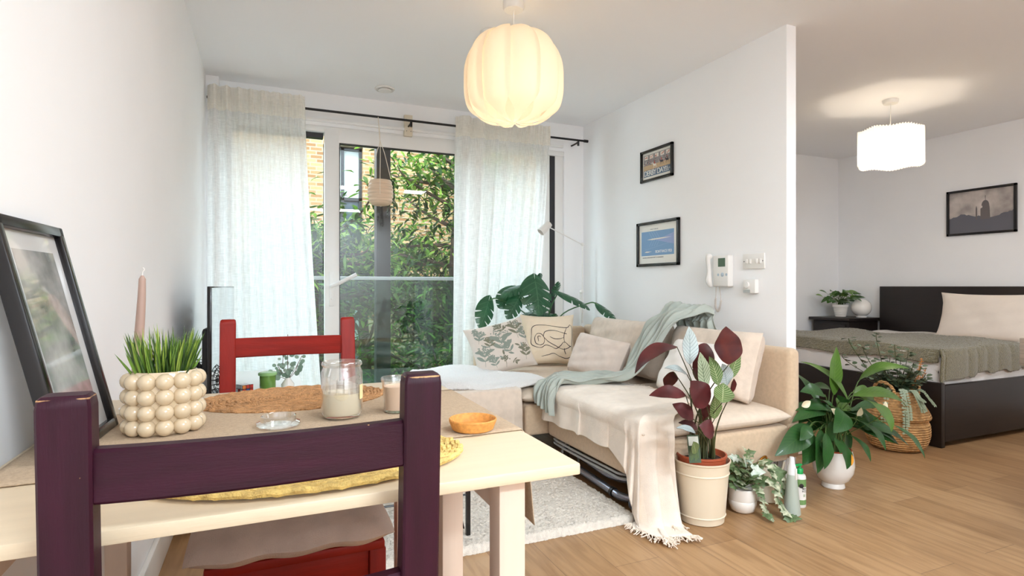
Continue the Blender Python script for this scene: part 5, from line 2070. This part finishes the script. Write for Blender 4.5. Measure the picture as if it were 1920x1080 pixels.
# ------------------------------------------------------------------ variegated ivy in a small white pot
ix, iy = 1.945, 1.915
iv = thing('ivy_plant', (ix, iy, 0), 'variegated trailing ivy in a small white ceramic pot beside the cream bucket', 'potted plant')
MB().lathe([(.001, 0), (.034, 0), (.050, .010), (.0585, .035), (.060, .052), (.058, .056), (.060, .060), (.059, .105), (.056, .108), (.053, .105), (.050, .09), (.001, .088)], (ix, iy, 0), 44).build('pot', M_gcer, iv)
M_ivy = [mat('ivy_green', (96, 118, 78), .45, var=.3, vscale=60, transl=.1), mat('ivy_variegated', (214, 216, 188), .45, transl=.1, col2=(96, 116, 76), vscale=45), mat('ivy_pale', (206, 214, 204), .45, col2=(150, 170, 150), vscale=50)]
rnd = random.Random(77)
lfm = MB()
stm = MB()


def ivy_leaf(mbx, c, d, s, up, mi):
    """five-lobed ivy leaf"""
    d = V(d).normalized()
    sd = d.cross(V(up))
    if sd.length < .01:
        sd = V((1, 0, 0))
    sd.normalize()
    nn = sd.cross(d)
    out = [(0, 0), (.28, -.18), (.55, -.05), (.40, .18), (.62, .42), (.34, .48), (.0, 1.0), (-.34, .48), (-.62, .42), (-.40, .18), (-.55, -.05), (-.28, -.18)]
    vs = [c + sd * (x * s) + d * (y * s) + nn * (-abs(x) * .22 * s) for x, y in out]
    vs.append(c + d * (.3 * s) + nn * .02 * s)
    k = len(out)
    mbx.add(vs, [(i, (i + 1) % k, k) for i in range(k)], mi)


for k in range(95):
    a = rnd.uniform(0, 2 * PI)
    r = .085 * math.sqrt(rnd.random())
    c = V((ix + r * cos(a), iy + r * sin(a) * .8, .13 + .17 * rnd.random() * (1 - r / .13)))
    d = V((cos(a) + rnd.uniform(-.6, .6), sin(a) * .8 - .3 + rnd.uniform(-.5, .5), rnd.uniform(-.6, .5)))
    pale = c.z > .23 and rnd.random() < .5
    ivy_leaf(lfm, c, d, rnd.uniform(.022, .042), (rnd.uniform(-.4, .4), -.7, .9), 2 if pale else rnd.choice((0, 0, 1)))
    if k % 3 == 0:
        stm.tube([(ix, iy, .10), c], .0012, 4)
trails = [
    [(ix + .04, iy, .20), (ix + .10, iy - .05, .22), (ix + .10, iy - .10, .12), (ix + .105, iy - .13, .03), (ix + .12, iy - .16, .012)],
    [(ix + .03, iy - .02, .16), (ix + .08, iy - .08, .15), (ix + .085, iy - .12, .07), (ix + .10, iy - .17, .012)],
    [(ix, iy - .04, .14), (ix + .01, iy - .08, .12), (ix + .02, iy - .10, .05), (ix + .02, iy - .14, .015)],
    [(ix + .05, iy - .02, .18), (ix + .12, iy - .02, .20), (ix + .16, iy - .06, .17), (ix + .17, iy - .08, .08)],
]
for tr_ in trails:
    pp = cr(tr_, 6)
    stm.tube(pp, .0014, 5)
    for i in range(3, len(pp), 2):
        d = (pp[i] - pp[i - 1]).normalized() + V((rnd.uniform(-.7, .7), rnd.uniform(-.7, .2), rnd.uniform(-.2, .2)))
        ivy_leaf(lfm, pp[i], d, rnd.uniform(.03, .046), (rnd.uniform(-.2, .2), -.6, 1), rnd.choice((1, 1, 0)))
ivy_leaf(lfm, V((ix + .115, iy - .06, .165)), (.7, -.2, .1), .075, (.0, -.9, .5), 0)
ivy_leaf(lfm, V((ix + .0, iy - .06, .20)), (.6, -.4, -.1), .055, (.0, -.9, .5), 2)
ivy_leaf(lfm, V((ix - .03, iy - .05, .24)), (-.6, -.4, .3), .05, (.0, -.9, .5), 2)
lfm.build('leaves', M_ivy, iv, smooth=False)
stm.build('stems', M_stem, iv)

# watering can
wx_, wy_ = 2.16, 1.985
wc_ = thing('watering_can', (wx_, wy_, 0), 'small cream watering can with brass handle behind the ivy', 'watering can')
MB().lathe([(.001, 0), (.060, 0), (.066, .004), (.066, .07), (.060, .11), (.045, .150), (.040, .155), (.030, .155), (.028, .145), (.001, .142)], (wx_, wy_, 0), 44).build('body', mat('cream_can', (232, 220, 196), .3), wc_)
MB().tube(cr([(wx_ - .055, wy_ - .02, .08), (wx_ - .075, wy_ - .03, .14), (wx_ - .07, wy_ - .03, .19), (wx_ - .02, wy_ - .02, .205), (wx_ - .01, wy_ - .01, .155)], 8), .0055, 10).build('handle', M_gold, wc_)
MB().tube(cr([(wx_ + .05, wy_, .03), (wx_ + .09, wy_ + .0, .08), (wx_ + .12, wy_ + .0, .16)], 6), [.010] * 6 + [.006] * 7, 10).build('spout', M_enamel, wc_)

# cone spray bottle
sxx, syy = 2.12, 1.805
sb = thing('spray_bottle', (sxx, syy, 0), 'grey-green cone-shaped spray bottle with clear nozzle on the floor', 'bottle')
MB().lathe([(.001, 0), (.033, 0), (.036, .003), (.036, .008), (.020, .165), (.0185, .185), (.001, .185)], (sxx, syy, 0), 40).build('body', mat('sage_grey_plastic', (172, 182, 172), .35), sb)
MB().lathe([(.0195, .175), (.0185, .20), (.012, .225), (.011, .238), (.0095, .25), (.001, .252)], (sxx, syy, 0), 30).build('nozzle', mat('translucent_nozzle', (226, 228, 230), .2, spec=.7), sb)
MB().box((sxx - .004, syy - .025, .155), (sxx + .004, syy - .017, .205), bevel=.002).build('trigger', M_plastic, sb)

# pump bottle
lx_, ly_ = 2.228, 1.855
lb = thing('pump_bottle', (lx_, ly_, 0), 'white plant-food pump bottle with green pump and green label', 'bottle')
MB().lathe([(.001, 0), (.024, 0), (.026, .003), (.026, .138), (.022, .146), (.014, .149), (.001, .15)], (lx_, ly_, 0), 40).build('body', M_plastic, lb)
M_lgreen = mat('label_green', (112, 150, 92), .5)
m_ = MB()


def lab(a0, a1, z0, z1, mi, r=.0263):
    m_.grid(lambda u, v: V((lx_ + r * sin(a0 + (a1 - a0) * u), ly_ - r * cos(a0 + (a1 - a0) * u), z0 + (z1 - z0) * v)), 14, 1, mi)


lab(-1.2, 1.5, .012, .132, 0)
lab(-1.2, 1.0, .094, .128, 1, .0265)
lab(-1.2, 1.0, .014, .036, 1, .0265)
for k in range(4):
    lab(-.25 + .10 * k, -.20 + .10 * k, .050, .064 - .003 * (k % 2), 1, .0266)
lab(1.1, 1.35, .034, .041, 2, .0266)
m_.lathe([(.010, 0), (.001, .0004)], (0, 0, 0), 20, mi=2, M=Matrix.Translation((lx_ - .0155 + .0, ly_ - .0225, .100)) @ Matrix.Rotation(-.55, 4, 'Z') @ Matrix.Rotation(PI / 2, 4, 'X'))
m_.build('label', [M_plastic, M_lgreen, M_black], lb)
text('BIO\nECO', .011, M_black, lb, Matrix.Translation((-.014, -.0252, .084)) @ Matrix.Rotation(-.30, 4, 'Z') @ Matrix.Rotation(PI / 2, 4, 'X'), spacing=.9)
M_gp = mat('bright_green_pump', (28, 160, 84), .35)
m_ = MB().lathe([(.014, .149), (.0145, .152), (.0145, .170), (.012, .173), (.006, .174), (.006, .186), (.001, .186)], (lx_, ly_, 0), 28)
m_.box((lx_ - .034, ly_ - .007, .184), (lx_ + .010, ly_ + .007, .193), bevel=.003)
m_.build('pump', M_gp, lb)

# ------------------------------------------------------------------ peace lily
plx, ply = 2.60, 1.97
pl = thing('peace_lily', (plx, ply, 0), 'peace lily with glossy arching leaves in a round white footed pot', 'potted plant')
MB().lathe([(.001, 0), (.050, 0), (.053, .004), (.050, .018), (.048, .024), (.070, .042), (.090, .080), (.095, .115), (.092, .150), (.084, .185), (.080, .188), (.078, .182), (.080, .165), (.001, .163)], (plx, ply, 0), 56).build('pot', M_gcer, pl)
MB().lathe([(.080, .17), (.0825, .192), (.077, .193), (.074, .178), (.001, .176)], (plx, ply, 0), 40).build('inner_pot', M_terra, pl)
M_lily = vein_mat('peace_lily_leaf', (40, 84, 36), (70, 108, 48), .40, .18, 12, .4, .7)
M_lily2 = vein_mat('peace_lily_leaf_light', (84, 122, 46), (120, 150, 70), .38, .25, 12, .35, .7)
lily = [
    # (base, tip, width px, depth base, depth tip, mat, bend, up)
    ((1563, 740), (1568, 650), 30, 2.85, 2.9, 1, .0, (0, -1, .1)),
    ((1590, 752), (1500, 678), 22, 2.85, 2.95, 1, .16, (0, -.5, 1)),
    ((1612, 712), (1705, 692), 26, 2.85, 2.75, 1, .20, (0, -.6, 1)),
    ((1545, 740), (1500, 735), 26, 2.80, 2.75, 0, .15, (0, -.7, .8)),
    ((1535, 760), (1493, 700), 18, 2.95, 3.1, 0, .08, (0, -.9, .4)),
    ((1548, 775), (1485, 792), 26, 2.75, 2.70, 0, .18, (0, -.5, 1)),
    ((1520, 800), (1453, 855), 36, 2.70, 2.58, 0, .12, (-.3, -1, .6)),
    ((1518, 800), (1500, 826), 20, 2.64, 2.58, 0, .08, (-.3, -1, .6)),
    ((1538, 806), (1532, 888), 30, 2.66, 2.55, 0, .06, (0, -1, .3)),
    ((1548, 812), (1545, 880), 24, 2.62, 2.52, 0, .07, (0, -1, .3)),
    ((1525, 815), (1505, 872), 34, 2.68, 2.60, 0, .08, (-.2, -1, .3)),
    ((1580, 770), (1563, 812), 34, 2.70, 2.60, 0, .15, (.2, -1, .8)),
    ((1612, 748), (1672, 810), 42, 2.72, 2.56, 1, .18, (.3, -1, .9)),
    ((1600, 742), (1700, 765), 26, 2.90, 2.95, 1, .18, (.1, -.7, 1)),
    ((1612, 790), (1660, 845), 26, 2.72, 2.60, 0, .14, (.3, -1, .8)),
    ((1675, 797), (1734, 860), 22, 2.72, 2.60, 0, .12, (.3, -.8, .9)),
    ((1590, 815), (1632, 866), 22, 2.70, 2.58, 0, .14, (.3, -1, .8)),
    ((1578, 825), (1588, 880), 26, 2.68, 2.56, 0, .06, (0, -1, .3)),
    ((1568, 822), (1575, 850), 22, 2.64, 2.58, 0, .06, (0, -1, .3)),
    ((1606, 790), (1636, 778), 38, 2.80, 2.76, 0, .10, (0, -1, .6)),
    ((1560, 790), (1548, 838), 22, 2.70, 2.66, 0, .05, (0, -1, .3)),
    ((1600, 735), (1640, 752), 30, 2.95, 3.0, 1, .14, (0, -.9, .7)),
    ((1545, 765), (1512, 762), 24, 2.90, 3.0, 0, .14, (0, -.8, .7)),
    ((1556, 730), (1510, 728), 22, 3.0, 3.1, 0, .14, (0, -.7, .7)),
    ((1640, 800), (1600, 790), 20, 2.86, 2.8, 0, .08, (0, -.9, .6)),
    ((1620, 808), (1682, 832), 22, 2.78, 2.74, 0, .12, (0, -.9, .8)),
    ((1585, 800), (1590, 850), 18, 2.9, 2.85, 0, .05, (0, -1, .3)),
    ((1540, 830), (1552, 858), 18, 2.60, 2.56, 0, .05, (0, -1, .3)),
]
rnd = random.Random(61)
for k in range(38):
    a_ = rnd.uniform(-.3, PI + .3)
    r1 = rnd.uniform(8, 38)
    bu_ = (1572 + r1 * cos(a_), 790 - r1 * sin(a_))
    L_ = rnd.uniform(45, 88)
    lily.append((bu_, (bu_[0] + L_ * cos(a_) * 1.2, bu_[1] - L_ * sin(a_) * .5 + 30), rnd.uniform(16, 26), rnd.uniform(2.75, 2.98), rnd.uniform(2.7, 3.05), rnd.choice((0, 0, 0, 1)), .16, (0, -.6, .9)))
stm = MB()
for bu, tu, wpx, db, dt, mi_, bend, up in lily:
    b0, t0 = P(bu[0], bu[1], db), P(tu[0], tu[1], dt)
    t0.z = max(t0.z, .015)
    m_ = MB()
    leaf(m_, b0, t0, wpx / F * db * 1.42, up, bend, .14, 'lance', 14, 0, wave=.015)
    m_.build('leaf', M_lily2 if mi_ else M_lily, pl, angle=180)
    a, r = random.uniform(0, 2 * PI), random.uniform(0, .05)
    r0 = V((plx + r * cos(a), ply + r * sin(a), .176))
    stm.tube(bez(r0, r0 + V((0, 0, .12)), b0 + (r0 - b0) * .3 + V((0, 0, .10)), b0, 9), [.0038 - .0016 * k / 9 for k in range(10)], 6)
for k in range(14):
    a, r = random.uniform(0, 2 * PI), random.uniform(0, .05)
    r0 = V((plx + r * cos(a), ply + r * sin(a), .176))
    stm.tube([r0, r0 + V((cos(a) * .05, sin(a) * .05, random.uniform(.12, .25)))], .003, 5)
stm.build('stems', M_stem, pl)
M_spathe = mat('cream_spathe', (238, 228, 196), .4, transl=.2)
for bu, tu in (((1503, 762), (1520, 752)), ((1568, 778), (1558, 766)), ((1607, 780), (1615, 764)), ((1655, 768), (1660, 752))):
    m_ = MB()
    b0 = P(bu[0], bu[1], 2.72)
    leaf(m_, b0, P(tu[0], tu[1], 2.72), .034, (0, -1, .3), .05, .35, 'oval', 8)
    fo = m_.build('flower', M_spathe, pl)
    r0 = V((plx, ply, .18))
    MB().tube(bez(r0, r0 + V((0, 0, .1)), b0 - V((0, 0, .08)), b0, 8), .002, 5).build('flower_stem', M_stem, fo)
m_ = MB()
leaf(m_, P(1597, 852, 2.62), P(1596, 874, 2.58), .022, (0, -1, .2), .05, .2, 'lance', 6)
m_.build('yellow_leaf', mat('withered_yellow_leaf', (222, 150, 40), .6), pl)

# ------------------------------------------------------------------ seagrass basket with plants
bkx, bky = 3.59, 2.29
bk = thing('seagrass_basket', (bkx, bky, 0), 'round seagrass belly basket with handles at the foot of the bed', 'basket')


def weave_mat():
    m = mat('seagrass_weave', (206, 160, 106), .85, var=.25, vscale=30)
    nt = m.node_tree
    b = nt.nodes['Principled BSDF']
    tc = nt.nodes.new('ShaderNodeTexCoord')
    w1_ = nt.nodes.new('ShaderNodeTexWave'); w1_.bands_direction = 'Z'; w1_.inputs['Scale'].default_value = 22
    w1_.inputs['Distortion'].default_value = 2
    nt.links.new(tc.outputs['Object'], w1_.inputs['Vector'])
    bp = nt.nodes.new('ShaderNodeBump'); bp.inputs['Strength'].default_value = .8; bp.inputs['Distance'].default_value = .01
    nt.links.new(w1_.outputs['Fac'], bp.inputs['Height'])
    nt.links.new(bp.outputs['Normal'], b.inputs['Normal'])
    return m


M_wv = weave_mat()
bprof = cr([(.105, 0, 0), (.155, 0, .02), (.182, 0, .09), (.182, 0, .155), (.170, 0, .185), (.188, 0, .205), (.172, 0, .245), (.135, 0, .30), (.120, 0, .345), (.122, 0, .36)], 5)


def fbask(u, v):
    n_ = len(bprof) - 1
    i = min(int(v * n_), n_ - 1)
    p = bprof[i].lerp(bprof[i + 1], v * n_ - i) * .92
    p.z /= .92
    a = u * 2 * PI
    r = p.x + .0028 * sin(a * 46 + (int(v * 34) % 2) * PI) * (1 if .02 < v < .98 else 0)
    return V((bkx + r * cos(a), bky + r * sin(a), p.z))


m_ = MB().grid(fbask, 230, 68, cu=True)
m_.lathe([(.001, .003), (.105, .003)], (bkx, bky, 0), 30)
m_.build('woven_body', M_wv, bk, loc=(bkx, bky, 0), solid=.005, angle=180)
for s in (-1, 1):
    hp_ = cr([(bkx + s * .118 * .95, bky - .06, .335), (bkx + s * .125, bky - .055, .385), (bkx + s * .13, bky, .415), (bkx + s * .125, bky + .055, .385), (bkx + s * .118 * .95, bky + .06, .335)], 7)
    m_ = MB()
    for ph in (0, PI):
        m_.tube([p + V((.006 * cos(i * .9 + ph), 0, .006 * sin(i * .9 + ph))) for i, p in enumerate(hp_)], .006, 6)
    m_.build('handle', M_wv, bk)
rnd = random.Random(15)
eb = thing('bushy_plant', (bkx, bky, .05), 'bushy dark green round-leaved plant growing out of the basket', 'potted plant')
MB().lathe([(.001, .0), (.09, .0), (.105, .24), (.100, .24), (.095, .22), (.001, .22)], (bkx, bky, .012), 30).build('pot', M_terra, eb)
M_eb = [mat('dusky_green_leaf', (72, 90, 62), .5, var=.3, vscale=12), mat('grey_green_leaf', (104, 122, 98), .5, var=.2)]
lfm, stm = MB(), MB()
for k in range(26):
    a = rnd.uniform(0, 2 * PI)
    out = rnd.uniform(.03, .17)
    top = V((bkx + out * cos(a) - .03, bky + out * sin(a), rnd.uniform(.40, .56)))
    if k < 6:
        top = [V((bkx - .30, bky + .10, .68)), V((bkx - .24, bky + .05, .63)), V((bkx - .12, bky + .05, .70)), V((bkx - .02, bky + .0, .64)), V((bkx - .36, bky + .10, .58)), V((bkx + .08, bky - .02, .60))][k]
    r0 = V((bkx + rnd.uniform(-.05, .05), bky + rnd.uniform(-.05, .05), .23))
    pts = bez(r0, r0 + V((0, 0, .15)), top - V((0, 0, .06)), top, 12)
    stm.tube(pts, .0022, 5)
    for i in range(5, 13):
        for s in (-1, 1):
            aa = rnd.uniform(0, 2 * PI)
            d = V((cos(aa), sin(aa) - .3, rnd.uniform(-.2, .5))).normalized()
            c = pts[i]
            sz = rnd.uniform(.028, .055) * (1 - .35 * (i - 5) / 8)
            leaf(lfm, c + d * .008, c + d * (sz + .008), sz * .8, (rnd.uniform(-.3, .3), -.4, .9), .05, .12, 'round', 5, rnd.choice((0, 0, 0, 1)))
lfm.build('leaves', M_eb, eb)
stm.build('stems', M_stem2, eb)
tr_ = thing('trailing_succulent', (bkx - .05, bky - .15, .3), 'pale trailing succulent spilling over the basket rim', 'trailing plant')
lfm, stm = MB(), MB()
for k in range(11):
    a = -PI / 2 + rnd.uniform(-1.4, 1.0)
    rr_ = .128
    L = rnd.uniform(.08, .24) if a < -1.9 else rnd.uniform(.02, .09)
    p0 = V((bkx + .08 * cos(a), bky + .08 * sin(a), .35))
    p1 = V((bkx + rr_ * cos(a), bky + rr_ * sin(a), .372))
    p2 = V((bkx + (rr_ + .03 + L * .22) * cos(a), bky + (rr_ + .03 + L * .22) * sin(a), .35 - L * .5))
    p3 = V((bkx + (rr_ + .065 + L * .06) * cos(a), bky + (rr_ + .065 + L * .06) * sin(a), .35 - L))
    pts = cr([p0, p1, p2, p3], 7)
    stm.tube(pts, .001, 4)
    for i in range(4, len(pts)):
        for s in (-1, 1):
            d = V((-sin(a) * s, cos(a) * s, rnd.uniform(-.2, .3))).normalized()
            leaf(lfm, pts[i], pts[i] + d * .016, .012, (cos(a), sin(a), .4), .05, .05, 'round', 4)
lfm.build('leaves', mat('pale_succulent_leaf', (158, 172, 144), .5, var=.15), tr_)
stm.build('stems', M_stem, tr_)
dg = thing('dried_flower_stems', (bkx + .10, bky - .04, .3), 'dried orange-brown flower stems sticking out of the basket', 'dried flowers')
m_ = MB()
for top in ((.13, -.06, .50), (.18, -.04, .54), (.10, -.07, .46), (.20, -.05, .48)):
    r0 = V((bkx + .05, bky - .03, .30))
    t0 = V((bkx + top[0], bky + top[1], top[2]))
    pts = bez(r0, r0 + V((.0, 0, .05)), t0 - V((.01, 0, .06)), t0, 14)
    m_.tube(pts, .0018, 5)
    for i in range(5, 15):
        for q in range(7):
            d = V((rnd.uniform(-1, 1), rnd.uniform(-1, 1), rnd.uniform(0, 1.4))).normalized()
            leaf(m_, pts[i], pts[i] + d * .016, .006, (0, -1, .2), 0, .3, 'lance', 3, cols=1)
m_.build('sprays', mat('dried_orange', (196, 130, 66), .8, var=.2), dg)
# crumpled pale cloth on the floor behind the lily
m_ = MB()


def fcl(u, v):
    a, b = u * 2 - 1, v * 2 - 1
    e = max(0, (1 - a * a)) * max(0, 1 - b * b)
    return V((2.86 + a * .24, 2.62 + b * .20, .004 + .13 * e ** .6 * (1 + .25 * sin(a * 7 + b * 3) + .15 * sin(b * 13 - a * 4))))


m_.grid(fcl, 50, 50)
o = m_.build('crumpled_blanket', mat('pale_pink_blanket', (226, 204, 190), .95, bump=.3, bscale=120), loc=(2.86, 2.62, .004))
tag(o, 'pale crumpled blanket heaped on the floor behind the peace lily', 'blanket')

# ------------------------------------------------------------------ bed
BX0, BX1, BY0, BY1 = 3.82, 5.54, 2.165, 3.68
bd_ = thing('double_bed', (4.6, 2.9, 0), 'double bed with black-brown wooden frame and tall headboard', 'bed')
MB().box((BX0, BY0, 0.0), (BX0 + .035, BY1, .40), bevel=.003).build('footboard', M_dwood, bd_)
MB().box((BX0 + .037, BY0 + .0, .035), (BX1 - .002, BY0 + .034, .385), bevel=.003).build('side_panel', M_dwood, bd_)
MB().box((BX0 + .037, BY1 - .034, .035), (BX1 - .002, BY1, .385), bevel=.003).build('side_panel', M_dwood, bd_)
MB().box((BX1, BY0 - .02, 0), (BX1 + .05, BY1 + .02, 1.0), bevel=.003).build('headboard', M_dwood, bd_)
MB().box((BX0 + .045, BY0 + .042, .20), (BX1 - .01, BY1 - .042, .53), bevel=.05, seg=4).build('mattress', M_white, bd_)


def fdu(u, v):
    a, b = u * 2 - 1, v * 2 - 1
    x = BX0 + .05 + (BX1 - .02 - BX0 - .05) * u
    hw = (BY1 - BY0) / 2 - .036
    s = b * (hw + .14)
    yc = (BY0 + BY1) / 2
    zt = .572 + .010 * sin(x * 9 + b * 4) + .008 * sin(b * 11 + x * 3)
    if abs(s) > hw - .02:
        q = abs(s) - (hw - .02)
        y = yc + math.copysign(hw - .02 + min(q, .02) * .9 + .004 * sin(x * 40), s)
        z = zt - q * .98
    else:
        y = yc + s
        z = zt
    # near the foot it rounds down
    if u < .06:
        z -= .10 * (1 - u / .06) ** 2
        x = BX0 + .05 + .004 * sin(y * 30)
    z = max(z, .40)
    return V((x, y, z))


o = MB().grid(fdu, 90, 80).build('duvet', M_white, loc=(4.6, 2.9, .55), angle=180)
tag(o, 'white duvet spread over the double bed', 'duvet')


def fgb(u, v):
    # green mohair blanket over the foot half, hanging down the near side
    x = BX0 + .06 + 1.02 * u + .10 * v * u
    yc = BY1 - .03
    L = (BY1 - BY0) + .11 + .035 * smooth_step((.35 - u) / .3) + .010 * sin(u * 31)
    s = L * v
    lim = (BY1 - BY0) - .060
    z = .606 + .007 * sin(x * 8 + v * 11) + .006 * sin(v * 21 + x * 5)
    hang_f = 0
    if s < lim:
        y = yc - s
    else:
        q = s - lim
        y = BY0 + .028 - .012 * min(1, q * 20) - .007 * abs(sin(x * 26 + .6 * sin(x * 9)))
        z = z - q * (.98) + .004 * sin(x * 60)
    # front edge falls over the foot of the duvet
    if u < .16:
        k = 1 - u / .16
        x = BX0 + .018 + .05 * (u / .16)
        x -= .006 * sin(v * 40)
        z -= .085 * k ** 1.1 if s < lim else .0 * k
    z += (random.random() - .5) * .006
    return V((x, y, max(z, .402)))


o = MB().grid(fgb, 150, 190).build('mohair_blanket', mat('olive_mohair', (112, 103, 72), 1.0, var=.22, vscale=70, bump=.9, bscale=180, sheen=.5), loc=(4.4, 2.9, .6), solid=.006, angle=180)
tag(o, 'olive green fuzzy mohair blanket over the foot of the bed', 'blanket')
M_pil = mat('oatmeal_pillowcase', (232, 220, 208), .92, var=.02, vscale=8, bump=.25, bscale=30)
up = V((.26, 0, .95)).normalized()
Mpl = basis((5.25, 2.655, .572), (0, -1, 0), up, V((0, -1, 0)).cross(up)) @ Matrix.Translation((0, .19, 0))
o = cushion('pillow', .76, .40, .17, Mpl, M_pil, pinch=.10, pw=2.8, loc=(5.27, 2.655, .62))
tag(o, 'oatmeal pillow leaning on the dark headboard', 'pillow')

# nightstand with plant and globe lamp
ns = thing('bedside_table', (5.36, 3.94, 0), 'dark brown bedside chest in the corner beside the bed', 'bedside table')
MB().box((5.17, 3.75, .05), (5.59, 4.14, .66), bevel=.004).build('body', M_dwood, ns)
MB().box((5.13, 3.72, .662), (5.61, 4.165, .69), bevel=.005).build('top', M_dwood, ns)
for z in (.10, .38):
    d_ = MB().box((5.155, 3.78, z), (5.169, 4.11, z + .25), bevel=.003).build('drawer', M_dwood, ns)
    MB().sphere((5.145, 3.945, z + .125), .012, 8).build('knob', M_black, d_)
MB().box((5.20, 3.77, 0), (5.57, 4.12, .048)).build('plinth', M_dwood, ns, smooth=False)
ppx, ppy, ppz = 5.36, 3.98, .691
pp_ = thing('potted_plant', (ppx, ppy, ppz), 'green leafy plant in a ribbed white pot on the bedside chest', 'potted plant')
pr = [(.045, 0)]
for k in range(8):
    pr += [(.050 + .0025 * k, .012 * k + .004), (.0485 + .0025 * k, .012 * k + .011)]
MB().lathe(pr + [(.074, .10), (.074, .125), (.068, .125), (.064, .11), (.001, .108)], (ppx, ppy, ppz), 40).build('pot', M_gcer, pp_)
m_, stm = MB(), MB()
rnd = random.Random(8)
M_pot = [vein_mat('pothos_leaf', (62, 104, 40), (100, 140, 70), .3, .2, 5, .3, .8), vein_mat('pothos_leaf_light', (108, 146, 60), (150, 180, 90), .3, .2, 5, .3, .8)]
for k in range(46):
    a = rnd.uniform(0, 2 * PI)
    r = rnd.uniform(.03, .20)
    c = V((ppx + r * cos(a) - .01, min(4.06, ppy + r * sin(a) * .6), ppz + .14 + rnd.uniform(.0, .16) * (1 - r * 2.0)))
    d = V((cos(a), sin(a) * .7 - .3, rnd.uniform(-.5, .3))).normalized()
    L = rnd.uniform(.07, .11)
    t0 = c + d * L
    t0.y = min(t0.y, 4.12)
    leaf(m_, c, t0, L * .55, (rnd.uniform(-.3, .3), -.6, .9), .08, .15, 'heart', 7, rnd.choice((0, 0, 1)))
    r0 = V((ppx + rnd.uniform(-.03, .03), ppy + rnd.uniform(-.03, .03), ppz + .11))
    stm.tube(bez(r0, r0 + V((0, 0, .06)), c + V((0, 0, .02)), c, 6), .0018, 4)
m_.build('leaves', M_pot, pp_)
stm.build('stems', M_stem, pp_)
gx2, gy2 = 5.46, 3.83
gb = thing('globe_lamp', (gx2, gy2, .691), 'white glass globe table lamp on the bedside chest', 'table lamp')
MB().sphere((gx2, gy2, .691 + .098), .090, 20).build('globe', mat('opal_glass', (238, 234, 228), .12, coat=.4), gb)
MB().lathe([(.045, 0), (.045, .012), (.040, .016), (.001, .016)], (gx2, gy2, .691), 30).build('base', M_plastic, gb)

# grey wood desk end at the right edge
dk = thing('grey_desk', (3.2, 1.0, 0), 'grey wood-effect desk whose end just enters the right edge of the photo', 'desk')
MB().box((2.675, .55, .695), (3.9, 1.24, .80), bevel=.002).build('desktop', mat('grey_wood_effect', (138, 124, 112), .5, var=.2, vscale=5, stretch=(2, 2, 30)), dk)
for x in (3.80,):
    MB().box((x, .57, 0), (x + .03, 1.22, .694)).build('side_panel', M_dwood, dk, smooth=False)
MB().box((2.99, .57, 0), (3.02, 1.22, .694)).build('side_panel', M_dwood, dk, smooth=False)

# ------------------------------------------------------------------ light
w = bpy.data.worlds.new('daylight')
bpy.context.scene.world = w
w.use_nodes = True
bg = w.node_tree.nodes['Background']
bg.inputs['Color'].default_value = (0.74, 0.87, 1.0, 1)
bg.inputs['Strength'].default_value = 5.6
s = bpy.data.lights.new('sun', 'SUN')
s.energy = 1.6
s.angle = math.radians(3)
s.color = (1, .93, .82)
so = bpy.data.objects.new('sun', s)
COL.objects.link(so)
so.rotation_euler = V((0.35, .62, -.70)).to_track_quat('-Z', 'Y').to_euler()
so.location = (0, -5, 9)
# added unseen fill panels for the room; window reflection hints at an LED strip
M_fillpanel = emit_mat('fill_panel_glow', (255, 244, 230), 3)
for i, (x, y, e) in enumerate(((1.45, 0.55, 14), (3.9, 0.9, 8), (1.2, -1.8, 88))):
    kp = thing('fill_panel_light', (x, y, H), 'flush white ceiling panel added as fill light, out of view', 'ceiling light', 'added fill panels')
    MB().box((x - .62, y - .17, H - .03), (x + .62, y + .17, H - .001), bevel=.004).build('housing', M_plastic, kp)
    MB().box((x - .60, y - .15, H - .033), (x + .60, y + .15, H - .0305)).build('diffuser', M_fillpanel, kp, smooth=False)
    l = bpy.data.lights.new('fill_panel_area', 'AREA')
    l.shape = 'RECTANGLE'
    l.size, l.size_y = 1.2, .3
    l.energy = e
    l.color = (.78, .90, 1.0)
    lo = bpy.data.objects.new('fill_panel_area', l)
    COL.objects.link(lo)
    lo.location = (x, y, H - .036)

# lettering becomes plain mesh
bpy.context.view_layer.update()
dg_ = bpy.context.evaluated_depsgraph_get()
for o in [q for q in bpy.data.objects if q.type == 'FONT']:
    me = bpy.data.meshes.new_from_object(o.evaluated_get(dg_))
    nm, par, mtx = o.name, o.parent, o.matrix_local.copy()
    bpy.data.objects.remove(o)
    q = bpy.data.objects.new(nm, me)
    COL.objects.link(q)
    q.parent = par
    q.matrix_local = mtx

sc = bpy.context.scene
sc.view_settings.view_transform = 'Standard'
sc.view_settings.look = 'None'
sc.view_settings.exposure = 0.82
sc.view_settings.gamma = 1.0
sc.view_settings.use_curve_mapping = False
sc.cycles.use_denoising = True
sc.cycles.max_bounces = 10
sc.cycles.diffuse_bounces = 6
sc.cycles.transparent_max_bounces = 16
sc.cycles.sample_clamp_indirect = 6
sc.cycles.caustics_reflective = False
sc.cycles.caustics_refractive = False
